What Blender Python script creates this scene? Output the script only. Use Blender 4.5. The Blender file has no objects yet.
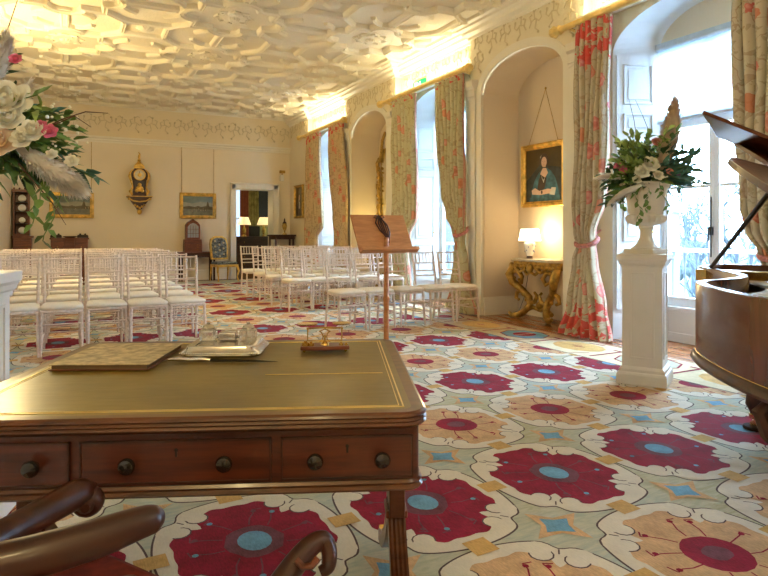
import bpy, bmesh, math, random
from mathutils import Vector, Matrix
random.seed(7)
PI = math.pi
sc = bpy.context.scene
COL = sc.collection

# ---------------------------------------------------------------- materials
def new_mat(name):
    m = bpy.data.materials.new(name); m.use_nodes = True
    nt = m.node_tree; b = nt.nodes['Principled BSDF']
    return m, nt, b
def N(nt, t, **kw):
    n = nt.nodes.new(t)
    for k, v in kw.items(): setattr(n, k, v)
    return n
def rgba(c): return (c[0], c[1], c[2], 1)
def ramp(nt, src, stops, interp='LINEAR'):
    r = N(nt, 'ShaderNodeValToRGB'); r.color_ramp.interpolation = interp
    el = r.color_ramp.elements
    el[0].position = stops[0][0]; el[0].color = rgba(stops[0][1])
    el[1].position = stops[-1][0]; el[1].color = rgba(stops[-1][1])
    for p, c in stops[1:-1]:
        e = el.new(p); e.color = rgba(c)
    nt.links.new(src, r.inputs[0]); return r.outputs[0]
def mixc(nt, fac, a, b, mode='MIX'):
    m = N(nt, 'ShaderNodeMix', data_type='RGBA', blend_type=mode)
    if isinstance(fac, (int, float)): m.inputs[0].default_value = fac
    else: nt.links.new(fac, m.inputs[0])
    for i, v in ((6, a), (7, b)):
        if isinstance(v, tuple): m.inputs[i].default_value = rgba(v)
        else: nt.links.new(v, m.inputs[i])
    return m.outputs[2]
def math_(nt, op, a, b=0.0, clamp=False):
    m = N(nt, 'ShaderNodeMath', operation=op); m.use_clamp = clamp
    for i, v in ((0, a), (1, b)):
        if isinstance(v, (int, float)): m.inputs[i].default_value = v
        else: nt.links.new(v, m.inputs[i])
    return m.outputs[0]
def coords(nt, kind='Object', scale=(1, 1, 1)):
    t = N(nt, 'ShaderNodeTexCoord'); mp = N(nt, 'ShaderNodeMapping')
    mp.inputs['Scale'].default_value = scale
    nt.links.new(t.outputs[kind], mp.inputs[0]); return mp.outputs[0]
def noise(nt, vec, scale=5, detail=3, rough=.5, dist=0.0):
    n = N(nt, 'ShaderNodeTexNoise'); n.inputs['Scale'].default_value = scale
    n.inputs['Detail'].default_value = detail; n.inputs['Roughness'].default_value = rough
    n.inputs['Distortion'].default_value = dist
    nt.links.new(vec, n.inputs['Vector']); return n.outputs['Fac']
def bump(nt, b, h, strength=.3, dist=.01):
    n = N(nt, 'ShaderNodeBump'); n.inputs['Strength'].default_value = strength
    n.inputs['Distance'].default_value = dist
    nt.links.new(h, n.inputs['Height']); nt.links.new(n.outputs[0], b.inputs['Normal'])
def plain(name, c, rough=.6, metal=0.0, var=.12, scale=12, bmp=0.0, bdist=.004, spec=None, coat=0.0):
    m, nt, b = new_mat(name)
    v = coords(nt); n = noise(nt, v, scale, 4)
    lo = tuple(x * (1 - var) for x in c); hi = tuple(min(1, x * (1 + var)) for x in c)
    nt.links.new(ramp(nt, n, [(.3, lo), (.7, hi)]), b.inputs['Base Color'])
    b.inputs['Roughness'].default_value = rough; b.inputs['Metallic'].default_value = metal
    if spec is not None: b.inputs['Specular IOR Level'].default_value = spec
    if coat: b.inputs['Coat Weight'].default_value = coat; b.inputs['Coat Roughness'].default_value = .12
    if bmp: bump(nt, b, noise(nt, v, scale * 5, 4), bmp, bdist)
    return m
def wood(name, dark, light, rough=.35, stretch=(1, 12, 12), scale=3, coat=0.0):
    m, nt, b = new_mat(name)
    v = coords(nt, 'Object', stretch)
    n = noise(nt, v, scale, 6, .6, .6)
    c = ramp(nt, n, [(.3, dark), (.5, tuple((a + d) / 2 for a, d in zip(dark, light))), (.72, light)])
    nt.links.new(c, b.inputs['Base Color']); b.inputs['Roughness'].default_value = rough
    if coat: b.inputs['Coat Weight'].default_value = coat; b.inputs['Coat Roughness'].default_value = .1
    bump(nt, b, n, .08, .002)
    return m
def emit(name, c, s):
    m, nt, b = new_mat(name)
    b.inputs['Base Color'].default_value = rgba(c)
    b.inputs['Emission Color'].default_value = rgba(c); b.inputs['Emission Strength'].default_value = s
    return m
def plaster(name, c, bmp=.5, scale=14, dist=.02, rough=.75):
    m, nt, b = new_mat(name)
    v = coords(nt)
    n1 = noise(nt, v, scale, 5, .55, .8)
    r = ramp(nt, n1, [(.44, (0, 0, 0)), (.56, (1, 1, 1))])
    b.inputs['Base Color'].default_value = rgba(c); b.inputs['Roughness'].default_value = rough
    if bmp: bump(nt, b, r, bmp, dist)
    return m

M = {}
M['wall'] = plain('cream_wall_paint', (.80, .70, .52), .7, var=.02, scale=2)
M['niche'] = plain('niche_paint', (.74, .62, .46), .7, var=.02, scale=2)
M['white'] = plain('white_paint', (.76, .78, .79), .45, var=.02, scale=4)
M['trimw'] = plain('ivory_trim', (.84, .79, .66), .5, var=.02, scale=4)
M['ceil'] = plaster('ornate_ceiling_plaster', (.80, .73, .57), .4, 22, .010)
M['strap'] = plaster('strap_plaster', (.84, .78, .62), .35, 30, .008)
M['frieze'] = plaster('frieze_plaster', (.82, .74, .55), .35, 9, .012)
M['friezeflat'] = plain('frieze_flat', (.79, .68, .47), .7, var=.02, scale=3)
M['relief'] = plain('frieze_relief', (.66, .56, .36), .7, var=.05, scale=8)
M['floor'] = wood('oak_floor', (.22, .075, .025), (.46, .19, .075), .25, (12, 1, 1), 1.6)
M['limewash'] = plain('limewashed_beech', (.74, .63, .55), .5, var=.16, scale=40)
M['seatpad'] = plain('ivory_seat_fabric', (.86, .82, .71), .85, var=.03, scale=20)
M['mahog'] = wood('mahogany', (.07, .015, .007), (.22, .058, .02), .4, (1.5, 14, 14), 2.5, .08)
M['mahogd'] = wood('dark_mahogany', (.016, .004, .002), (.065, .016, .006), .36, (2, 9, 9), 2.5, .08)
M['deskw'] = wood('desk_mahogany', (.035, .008, .003), (.125, .027, .008), .33, (1.2, 9, 14), 3.0, .15)
M['reed'] = wood('desk_edge', (.045, .014, .005), (.16, .055, .018), .3, (2, 9, 9), 3, .25)
M['piano'] = wood('rosewood_veneer', (.035, .009, .005), (.14, .036, .015), .25, (5, 5, .8), 2.2, .4)
M['lecw'] = wood('oak_lectern', (.42, .15, .04), (.66, .30, .10), .4, (2, 12, 12), 2.5)
M['gilt'] = plain('gilding', (.72, .47, .12), .38, .75, .35, 14, .4, .006)
M['giltd'] = plain('old_gilding', (.46, .29, .07), .42, .7, .45, 16, .5, .006)
M['brass'] = plain('brass', (.72, .50, .17), .25, 1, .15, 20)
M['pole'] = plain('gilt_pole', (.80, .58, .20), .4, .35, .15, 10)
M['black'] = plain('black_iron', (.015, .014, .013), .35, .3)
M['blackwood'] = plain('ebony_knob', (.012, .010, .009), .2, 0, coat=.6)
M['darkvoid'] = plain('dark_inside', (.03, .022, .018), .8)
M['steel'] = plain('silver_plate', (.62, .60, .56), .22, .95, .1, 30)
M['marble'] = plain('grey_marble', (.62, .56, .48), .25, 0, .2, 9)
M['stone'] = plain('painted_stone', (.78, .73, .62), .6, 0, .05, 9, .15, .002)
M['pedw'] = plain('pedestal_paint', (.80, .77, .70), .45, 0, .03, 5)
M['rail'] = plain('balcony_iron', (.10, .13, .17), .5)
M['redstripe'] = plain('red_fabric', (.15, .018, .012), .8, 0, .3, 60)
M['china'] = plain('white_china', (.82, .82, .80), .15, 0, .03, 6, coat=.5)
M['chinablue'] = plain('blue_glaze', (.18, .22, .45), .15, 0, .2, 25, coat=.5)
M['paper'] = plain('old_paper', (.70, .62, .45), .8)
def glass_mat():
    m, nt, b = new_mat('window_glass'); nt.nodes.remove(b)
    o = nt.nodes['Material Output']
    t = N(nt, 'ShaderNodeBsdfTransparent'); g = N(nt, 'ShaderNodeBsdfGlossy'); g.inputs['Roughness'].default_value = .02
    t.inputs[0].default_value = (.96, .98, 1, 1)
    x = N(nt, 'ShaderNodeMixShader'); x.inputs[0].default_value = .06
    nt.links.new(t.outputs[0], x.inputs[1]); nt.links.new(g.outputs[0], x.inputs[2]); nt.links.new(x.outputs[0], o.inputs[0])
    return m
M['glass'] = glass_mat()
def cut_glass():
    m, nt, b = new_mat('cut_glass'); b.inputs['Base Color'].default_value = (.9, .88, .82, 1)
    b.inputs['Transmission Weight'].default_value = .8; b.inputs['Roughness'].default_value = .08
    b.inputs['IOR'].default_value = 1.3
    return m
M['cutglass'] = cut_glass()
def blind_mat():
    m, nt, b = new_mat('blind_cloth'); nt.nodes.remove(b); o = nt.nodes['Material Output']
    d = N(nt, 'ShaderNodeBsdfDiffuse'); d.inputs[0].default_value = (.75, .85, .95, 1)
    t = N(nt, 'ShaderNodeBsdfTranslucent'); t.inputs[0].default_value = (.72, .85, .95, 1)
    tr = N(nt, 'ShaderNodeBsdfTransparent'); tr.inputs[0].default_value = (.8, .9, 1, 1)
    x = N(nt, 'ShaderNodeMixShader'); x.inputs[0].default_value = .6
    y = N(nt, 'ShaderNodeMixShader'); y.inputs[0].default_value = .35
    nt.links.new(d.outputs[0], x.inputs[1]); nt.links.new(t.outputs[0], x.inputs[2])
    nt.links.new(x.outputs[0], y.inputs[1]); nt.links.new(tr.outputs[0], y.inputs[2]); nt.links.new(y.outputs[0], o.inputs[0])
    return m
M['blind'] = blind_mat()
def wool(name, c, var=.18):
    m, nt, b = new_mat(name)
    v = coords(nt)
    n = noise(nt, v, 9, 5, .6); n2 = noise(nt, coords(nt, 'Object', (60, 14, 1)), 3, 3)
    lo = tuple(x * (1 - var) for x in c); hi = tuple(min(1, x * (1 + var)) for x in c)
    c1 = ramp(nt, n, [(.3, lo), (.7, hi)])
    c2 = mixc(nt, .45, c1, ramp(nt, n2, [(.3, lo), (.7, hi)]))
    nt.links.new(c2, b.inputs['Base Color']); b.inputs['Roughness'].default_value = .95
    b.inputs['Specular IOR Level'].default_value = .2
    b.inputs['Sheen Weight'].default_value = .04
    bump(nt, b, noise(nt, v, 160, 2), .3, .004)
    return m
def field_wool():
    m, nt, b = new_mat('carpet_field'); v = coords(nt)
    n = noise(nt, v, 1.1, 3, .5); n2 = noise(nt, coords(nt, 'Object', (5, 22, 1)), 2.2, 5, .65, .5)
    a = ramp(nt, n, [(.35, (.46, .44, .24)), (.5, (.43, .47, .36)), (.66, (.36, .48, .50))])
    c = mixc(nt, ramp(nt, n2, [(.38, (0, 0, 0)), (.62, (.75, .75, .75))]), a, (.62, .60, .45))
    nt.links.new(c, b.inputs['Base Color']); b.inputs['Roughness'].default_value = .95
    b.inputs['Specular IOR Level'].default_value = .2
    bump(nt, b, noise(nt, v, 160, 2), .3, .004)
    return m
CM = [field_wool(), wool('carpet_ivory', (.72, .67, .55), .12), wool('carpet_red', (.27, .006, .030), .5),
      wool('carpet_gold', (.60, .38, .13), .3), wool('carpet_orange', (.62, .40, .21), .35), wool('carpet_line', (.10, .07, .07), .1),
      wool('carpet_blue', (.16, .36, .52), .35), wool('carpet_mauve', (.17, .05, .07), .5), wool('carpet_border', (.62, .50, .30), .2)]

def floral(name, base=(.60, .56, .38), base2=(.50, .50, .32), topred=False, edge=None, bloom=(.62, .12, .10), reds=.30):
    m, nt, b = new_mat(name)
    uv = coords(nt, 'UV')
    n0 = noise(nt, uv, 2.5, 2)
    c = mixc(nt, n0, base, base2)
    # leafy vines
    nv = noise(nt, uv, 4.2, 2, .5, .6)
    vine = math_(nt, 'LESS_THAN', math_(nt, 'ABSOLUTE', math_(nt, 'SUBTRACT', nv, .5)), .018)
    c = mixc(nt, math_(nt, 'MULTIPLY', vine, .5), c, (.34, .20, .10))
    nl = noise(nt, uv, 13, 3, .6, .4)
    leaf = math_(nt, 'GREATER_THAN', nl, .59)
    c = mixc(nt, math_(nt, 'MULTIPLY', leaf, .5), c, (.34, .27, .14))
    # blooms
    vo = N(nt, 'ShaderNodeTexVoronoi'); vo.inputs['Scale'].default_value = 4.3
    nd = N(nt, 'ShaderNodeTexNoise'); nd.inputs['Scale'].default_value = 14
    nt.links.new(uv, nd.inputs['Vector'])
    mxv = mixc(nt, .07, uv, nd.outputs['Color'])
    nt.links.new(mxv, vo.inputs['Vector'])
    sep = N(nt, 'ShaderNodeSeparateColor'); nt.links.new(vo.outputs['Color'], sep.inputs[0])
    fl = math_(nt, 'LESS_THAN', vo.outputs['Distance'], reds)
    keep = math_(nt, 'GREATER_THAN', sep.outputs[0], .30)
    mask = math_(nt, 'MULTIPLY', fl, keep)
    fc = ramp(nt, vo.outputs['Distance'], [(0, (bloom[0] * .6, bloom[1] * .6, bloom[2] * .6)), (.12, bloom), (.2, (.75, .38, .32)), (.28, bloom)])
    fc = mixc(nt, sep.outputs[1], fc, (.60, .20, .09))
    c = mixc(nt, math_(nt, 'MULTIPLY', mask, .85), c, fc)
    if topred or edge:
        s = N(nt, 'ShaderNodeSeparateXYZ'); nt.links.new(uv, s.inputs[0])
        if topred:
            wob = math_(nt, 'ADD', s.outputs[1], math_(nt, 'MULTIPLY', nv, .5))
            t = math_(nt, 'MAXIMUM', math_(nt, 'GREATER_THAN', wob, topred), math_(nt, 'LESS_THAN', wob, topred-2.6 if topred < 3.3 else -9))
            pat = math_(nt, 'GREATER_THAN', noise(nt, uv, 9, 3, .6, .8), .50)
            c = mixc(nt, math_(nt, 'MULTIPLY', math_(nt, 'MULTIPLY', t, pat), .9), c, (.62, .045, .035))
        if edge:
            t = math_(nt, 'MULTIPLY', math_(nt, 'GREATER_THAN', s.outputs[0], edge[0]), math_(nt, 'LESS_THAN', s.outputs[0], edge[1]))
            c = mixc(nt, math_(nt, 'MULTIPLY', t, .55), c, (.62, .12, .13))
    nt.links.new(c, b.inputs['Base Color']); b.inputs['Roughness'].default_value = .75
    return m

# ---------------------------------------------------------------- mesh builder
def T(loc=(0, 0, 0), rz=0, rx=0, ry=0):
    return Matrix.Translation(loc) @ Matrix.Rotation(rz, 4, 'Z') @ Matrix.Rotation(ry, 4, 'Y') @ Matrix.Rotation(rx, 4, 'X')
class MB:
    def __init__(s, X=None): s.bm = bmesh.new(); s.X = X or Matrix(); s.mi = 0
    def v(s, p): return s.bm.verts.new(s.X @ Vector(p))
    def f(s, vs):
        try: f = s.bm.faces.new(vs); f.material_index = s.mi; return f
        except ValueError: return None
    def box(s, x0, x1, y0, y1, z0, z1):
        v = [s.v(p) for p in ((x0,y0,z0),(x1,y0,z0),(x1,y1,z0),(x0,y1,z0),(x0,y0,z1),(x1,y0,z1),(x1,y1,z1),(x0,y1,z1))]
        for q in ((3,2,1,0),(4,5,6,7),(0,1,5,4),(1,2,6,5),(2,3,7,6),(3,0,4,7)): s.f([v[i] for i in q])
        return s
    def cbox(s, c, d): return s.box(c[0]-d[0]/2, c[0]+d[0]/2, c[1]-d[1]/2, c[1]+d[1]/2, c[2]-d[2]/2, c[2]+d[2]/2)
    def tube(s, pts, r, n=8, cap=True, sx=1.0):
        pts = [Vector(p) for p in pts]; k = len(pts)
        rs = r if isinstance(r, (list, tuple)) else [r] * k
        rings = []; up = None
        for i, p in enumerate(pts):
            t = (pts[min(i+1, k-1)] - pts[max(i-1, 0)]); t = t.normalized() if t.length > 1e-9 else Vector((0,0,1))
            if up is None:
                up = Vector((0,0,1)) if abs(t.z) < .9 else Vector((0,1,0))
            a = t.cross(up)
            if a.length < 1e-6: up = Vector((1,0,0)); a = t.cross(up)
            a.normalize(); bb = a.cross(t).normalized(); up = bb
            rings.append([s.v(p + a*(math.cos(2*PI*j/n)*rs[i]*sx) + bb*(math.sin(2*PI*j/n)*rs[i])) for j in range(n)])
        for i in range(k-1):
            for j in range(n): s.f([rings[i][j], rings[i][(j+1)%n], rings[i+1][(j+1)%n], rings[i+1][j]])
        if cap: s.f(rings[0][::-1]); s.f(rings[-1])
        return s
    def lathe(s, prof, n=24, c=(0,0,0), flute=0, famp=.0, fr=None):
        rings = []
        for (r, z) in prof:
            ring = []
            for j in range(n):
                a = 2*PI*j/n; rr = r
                if flute and (fr is None or fr[0] <= z <= fr[1]): rr = r*(1 + famp*abs(math.sin(a*flute/2)))
                ring.append(s.v((c[0]+rr*math.cos(a), c[1]+rr*math.sin(a), c[2]+z)))
            rings.append(ring)
        for i in range(len(rings)-1):
            for j in range(n): s.f([rings[i][j], rings[i][(j+1)%n], rings[i+1][(j+1)%n], rings[i+1][j]])
        s.f(rings[0][::-1]); s.f(rings[-1]); return s
    def prism(s, poly, h0, h1, axis='z'):
        def P(a, b, h): return (a, b, h) if axis == 'z' else ((h, a, b) if axis == 'x' else (a, h, b))
        lo = [s.v(P(a, b, h0)) for a, b in poly]; hi = [s.v(P(a, b, h1)) for a, b in poly]
        n = len(poly); s.f(lo[::-1]); s.f(hi)
        for i in range(n): s.f([lo[i], lo[(i+1)%n], hi[(i+1)%n], hi[i]])
        return s
    def poly(s, pts): s.f([s.v(p) for p in pts]); return s
    def ball(s, c, r, n=10, m=6, sc3=(1,1,1)):
        rings = []
        for i in range(1, m):
            ph = PI*i/m
            rings.append([s.v((c[0]+r*sc3[0]*math.sin(ph)*math.cos(2*PI*j/n), c[1]+r*sc3[1]*math.sin(ph)*math.sin(2*PI*j/n), c[2]+r*sc3[2]*math.cos(ph))) for j in range(n)])
        t = s.v((c[0], c[1], c[2]+r*sc3[2])); b = s.v((c[0], c[1], c[2]-r*sc3[2]))
        for j in range(n):
            s.f([t, rings[0][j], rings[0][(j+1)%n]]); s.f([b, rings[-1][(j+1)%n], rings[-1][j]])
            for i in range(len(rings)-1): s.f([rings[i][j], rings[i+1][j], rings[i+1][(j+1)%n], rings[i][(j+1)%n]])
        return s
    def mold(s, path, prof, closed=False):
        """sweep prof [(offset to the left of travel, z)] along a 2D path with mitres"""
        k = len(path); cols = []
        for i in range(k):
            p = Vector(path[i])
            a = Vector(path[i-1]) if (i > 0 or closed) else None
            c = Vector(path[(i+1) % k]) if (i < k-1 or closed) else None
            d1 = (p-a).normalized() if a is not None else None; d2 = (c-p).normalized() if c is not None else None
            if d1 is None: d1 = d2
            if d2 is None: d2 = d1
            n1 = Vector((-d1.y, d1.x)); n2 = Vector((-d2.y, d2.x)); n = n1+n2
            n = n1 if n.length < 1e-6 else n.normalized()
            n = n / max(.35, n.dot(n1))
            cols.append([s.v((p.x+n.x*o, p.y+n.y*o, z)) for o, z in prof])
        m = len(prof)
        for i in range(k if closed else k-1):
            A = cols[i]; B = cols[(i+1) % k]
            for j in range(m-1): s.f([A[j], A[j+1], B[j+1], B[j]])
        if not closed: s.f(cols[0]); s.f(cols[-1][::-1])
        return s
    def build(s, name, mats, parent=None, bevel=0, smooth=38, seg=2, subsurf=0, recalc=True):
        bm = s.bm
        if recalc: bmesh.ops.recalc_face_normals(bm, faces=bm.faces)
        ang = math.radians(smooth)
        for f in bm.faces: f.smooth = True
        for e in bm.edges:
            if len(e.link_faces) != 2 or e.calc_face_angle(0) > ang: e.smooth = False
        me = bpy.data.meshes.new(name); bm.to_mesh(me); bm.free()
        for m in (mats if isinstance(mats, (list, tuple)) else [mats]): me.materials.append(m)
        o = bpy.data.objects.new(name, me); COL.objects.link(o)
        if parent: o.parent = parent
        if bevel:
            b = o.modifiers.new('bevel', 'BEVEL'); b.width = bevel; b.segments = seg; b.limit_method = 'ANGLE'; b.angle_limit = math.radians(50)
        if subsurf:
            b = o.modifiers.new('sub', 'SUBSURF'); b.levels = subsurf; b.render_levels = subsurf
        return o
def tag(o, label=None, cat=None, group=None, kind=None):
    if label: o['label'] = label
    if cat: o['category'] = cat
    if group: o['group'] = group
    if kind: o['kind'] = kind
    return o
def empty(name, loc=(0,0,0), rz=0, label=None, cat=None, group=None):
    o = bpy.data.objects.new(name, None); COL.objects.link(o); o.empty_display_size = .1
    o.location = loc; o.rotation_euler = (0, 0, rz)
    return tag(o, label, cat, group)
def copy_tree(o, parent=None):
    c = o.copy(); COL.objects.link(c)
    if parent: c.parent = parent
    for ch in list(o.children): copy_tree(ch, c)
    return c
def struct(o): return tag(o, kind='structure')

# ---------------------------------------------------------------- camera
CAM = (0, 0, 1.14); FPX = 620.0; HOR = 233.0
YAW = math.atan((384-70)/FPX)
cd = bpy.data.cameras.new('camera'); cam = bpy.data.objects.new('camera', cd); COL.objects.link(cam)
cam.location = CAM; cam.rotation_euler = (PI/2, 0, -YAW)
cd.sensor_width = 36; cd.lens = 36*FPX/768; cd.shift_y = -(288-HOR)/768; cd.clip_start = .02; cd.clip_end = 300
sc.camera = cam
sc.view_settings.view_transform = 'Standard'; sc.view_settings.look = 'None'; sc.view_settings.gamma = 1
# ================================================================ the room
XL, XR, YB, YF, ZC = -1.1, 5.1, 15.5, -4.5, 4.1
XW = 5.22                                     # window bays are set back a little
WIN = [-.48, 4.0, 8.48, 12.96]; NIC = [1.76, 6.24, 10.72]
def arch(c, hw, zs, rise, n=20, full=True):
    p = [(c+hw*math.cos(PI*i/n), zs+rise*math.sin(PI*i/n)) for i in range(n+1)]
    return ([(c+hw, 0)] + p + [(c-hw, 0)]) if full else p
# floor
b = MB(); b.box(XL-.3, XR+.9, YF, 20.5, -.12, 0); struct(b.build('floor', M['floor']))
# ceiling with strapwork
b = MB(); b.box(XL-.1, XR+.6, YF-.1, YB+.1, ZC, ZC+.15); ceil = struct(b.build('ceiling', M['ceil']))
def strap(mb, pts, w=.11, d=.06, closed=False):
    h = w/2
    prof = [(-h, ZC), (-h+.012, ZC-d*.8), (-h+.03, ZC-d), (-h+.04, ZC-d*.72), (h-.04, ZC-d*.72), (h-.03, ZC-d), (h-.012, ZC-d*.8), (h, ZC)]
    mb.mold(pts, prof, closed)
def arcp(cx, cy, r, a0, a1, n=8): return [(cx+r*math.cos(math.radians(a0+(a1-a0)*i/n)), cy+r*math.sin(math.radians(a0+(a1-a0)*i/n))) for i in range(n+1)]
b = MB(); ros = MB()
P = 2.0667; K = P/1.55
for i in range(3):
    for j in range(7):
        cx = XL+P/2+i*P; cy = 2.3+P*j
        s = .36*K; r = .17*K
        q = []                                  # square with a round bulge on each side
        for k in range(4):
            a = 90*k
            loc = [(s, -s), (s, -r)] + [(s+r*.9*math.cos(t), r*math.sin(t)) for t in [(-70+140*u/6)*PI/180 for u in range(7)]] + [(s, r)]
            ca, sa = math.cos(math.radians(a)), math.sin(math.radians(a))
            q += [(cx+x*ca-y*sa, cy+x*sa+y*ca) for x, y in loc]
        strap(b, q, .10, .075, True)
        for k in range(4):
            ca, sa = math.cos(k*PI/2), math.sin(k*PI/2)
            R_ = lambda x, y: (cx+(x*ca-y*sa)*K, cy+(x*sa+y*ca)*K)
            strap(b, [R_(.53, 0), R_(.775, 0)], .13, .06)
            strap(b, [R_(.36, .36), R_(.52, .52), R_(.60, .56), R_(.775, .56)], .09, .06)
            strap(b, [R_(.52, .52), R_(.56, .60), R_(.56, .775)], .09, .06)
            strap(b, [R_(*p) for p in arcp(.775, 0, .30, 115, 245, 8)], .08, .05)
        ros.lathe([(.001, -.07), (.05, -.065), (.07, -.03), (.15, -.028), (.17, 0)], 24, (cx, cy, ZC), 8, .25)
        ros.lathe([(.001, -.05), (.04, -.05), (.09, -.02), (.11, 0)], 16, (cx+P/2, cy+P/2, ZC), 8, .3)
        for k in range(8):
            a = k*PI/4+PI/8
            ros.tube([(cx+.17*math.cos(a), cy+.17*math.sin(a), ZC), (cx+.26*math.cos(a+.25), cy+.26*math.sin(a+.25), ZC-.02), (cx+.22*math.cos(a+.6), cy+.22*math.sin(a+.6), ZC-.012)], .016, 5)
b.build('strapwork', M['strap'], ceil, smooth=30); ros.build('rosettes', M['strap'], ceil)
# back wall with doorway
DX0, DX1, DZ = 3.70, 4.66, 2.25
b = MB(); b.box(XL-.3, DX0, YB, YB+.45, 0, ZC); b.box(DX1, XR+.6, YB, YB+.45, 0, ZC); b.box(DX0, DX1, YB, YB+.45, DZ, ZC)
wb = struct(b.build('wall_back', M['wall']))
b = MB()
b.box(XL, XR, YB-.02, YB+.01, 3.34, ZC)
b.build('frieze_band', M['friezeflat'], wb)
b = MB()
random.seed(3)
def curl(mb, o, ax, pts, r=.011):
    mb.tube([(o[0]+ax[0]*u, o[1]+ax[1]*u, o[2]+w) for u, w in pts], r, 5)
def sprig(mb, x, y, z, ax, s=1, mir=1):
    curl(mb, (x, y, z), ax, [(mir*u*s, w*s) for u, w in ((-.13, -.02), (-.08, .06), (0, .08), (.07, .03), (.12, .07), (.10, .13))])
    curl(mb, (x, y, z), ax, [(mir*u*s, w*s) for u, w in ((-.02, .08), (-.03, .17), (.03, .22), (.07, .19))])
    curl(mb, (x, y, z), ax, [(mir*u*s, w*s) for u, w in ((.02, .07), (-.01, -.05), (.05, -.10))])
    curl(mb, (x, y, z), ax, [(mir*u*s, w*s) for u, w in ((-.09, .05), (-.12, .13), (-.07, .15))], .014)
    for u, w in ((-.03, .19), (.1, .14), (.05, -.11)): mb.ball((x+ax[0]*mir*u*s, y+ax[1]*mir*u*s, z+w*s), .022*s, 6, 4)
for i in range(19):
    sprig(b, XL+.2+i*.325, YB-.025, 3.62, (1, 0), 1.0+.1*(i % 3), 1 if i % 2 else -1)
b.build('frieze_sprigs', M['relief'], wb)
rail = [(0, 3.20), (.03, 3.20), (.035, 3.23), (.05, 3.25), (.05, 3.28), (.075, 3.30), (.08, 3.34), (0, 3.345)]
plan = [(XR, YF)]
for c in WIN: plan += [(XR, c-1.15), (XW, c-1.15), (XW, c+1.15), (XR, c+1.15)]
plan += [(XR, YB)]
b = MB(); b.mold([(XR, YB), (XL, YB), (XL, YF)], rail); struct(b.build('trim_1', M['trimw'], smooth=25))
corn = [(0, 3.88), (.03, 3.88), (.035, 3.92), (.09, 3.95), (.10, 3.99), (.15, 4.01), (.16, 4.04), (.20, 4.06), (.21, ZC)]
b = MB(); b.mold(plan, corn); b.mold([(XR, YB), (XL, YB), (XL, YF)], [(0, 4.03), (.03, 4.03), (.05, 4.06), (.10, ZC)])
struct(b.build('trim_2', M['trimw'], smooth=25))
# left wall and the wall behind the camera
b = MB(); b.box(XL-.3, XL, YF, YB, 0, ZC); struct(b.build('wall_left', M['wall']))
b = MB(); b.box(XL-.3, .6, YF-.3, YF, 0, ZC); b.box(3.4, XR+.6, YF-.3, YF, 0, ZC); b.box(.6, 3.4, YF-.3, YF, 0, ZC)
struct(b.build('wall_front', M['wall']))
# right wall
HW, NHW, ZS, RISE = .85, .80, 3.06, .40
wr = MB(); fz = MB()
ycur = YF
def rect(mb, x, y0, y1, z0, z1): mb.poly([(x, y0, z0), (x, y1, z0), (x, y1, z1), (x, y0, z1)])
bays = sorted([(c, 'w') for c in WIN] + [(c, 'n') for c in NIC])
bounds = [YF] + [v for c in WIN for v in (c-1.15, c+1.15)] + [YB]
def bay(x, y0, y1, c, hw, zs=ZS, rise=RISE):
    rect(wr, x, y0, c-hw, 0, ZC); rect(wr, x, c+hw, y1, 0, ZC)
    a = arch(c, hw, zs, rise, 24, False)
    for i in range(24):
        (ya, za), (yb, zb) = a[i], a[i+1]
        wr.poly([(x, yb, zb), (x, ya, za), (x, ya, ZC), (x, yb, ZC)])
segs = []
for i in range(len(bounds)-1):
    y0, y1 = bounds[i], bounds[i+1]; mid = (y0+y1)/2
    if i % 2: bay(XW, y0, y1, WIN[(i-1)//2], HW)
    else:
        n = [c for c in NIC if y0 < c < y1]
        if n: bay(XR, y0, y1, n[0], NHW)
        else: rect(wr, XR, y0, y1, 0, ZC)
    if 0 < i: wr.poly([(XR, y0, 0), (XW, y0, 0), (XW, y0, ZC), (XR, y0, ZC)])
rw = struct(wr.build('wall_right', M['wall'], recalc=False))
# niches : reveal, back, raised surround with pilasters
for k, c in enumerate(NIC):
    b = MB(); A = arch(c, NHW, ZS, RISE, 24); XN = XR+.62
    for i in range(len(A)-1):
        b.poly([(XR, *A[i]), (XR, *A[i+1]), (XN, *A[i+1]), (XN, *A[i])])
    b.poly([(XN, y, z) for y, z in A])
    b.build('niche_lining', M['niche'], rw, recalc=False, smooth=30)
    b = MB()
    O = arch(c, NHW+.11, ZS, RISE+.11, 24); I = arch(c, NHW, ZS, RISE, 24)
    for x0, x1, o, w in ((XR-.035, XR, 0, 1),):
        for i in range(len(O)-1):
            b.poly([(x0, *I[i]), (x0, *I[i+1]), (x0, *O[i+1]), (x0, *O[i])])
            b.poly([(x0, *O[i]), (x0, *O[i+1]), (x1, *O[i+1]), (x1, *O[i])])
            b.poly([(x0, *I[i]), (x0, *I[i+1]), (x1+.01, *I[i+1]), (x1+.01, *I[i])])
    b.build('niche_surround', M['trimw'], rw, smooth=30)
    b = MB()
    for s in (-1, 1):
        y0 = c+s*(NHW+.11); y1 = c+s*1.09
        ya, yb = min(y0, y1), max(y0, y1)
        b.box(XR-.05, XR, ya+.015, yb-.015, .25, 3.06)
        b.mold([(XR, ya), (XR, yb)], [(0, 3.02), (.055, 3.02), (.06, 3.05), (.075, 3.06), (.075, 3.16), (.10, 3.19), (.11, 3.27), (0, 3.28)])
        b.box(XR-.065, XR, ya, yb, 0, .25)
    b.build('pilasters', M['trimw'], rw, smooth=25)
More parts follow.
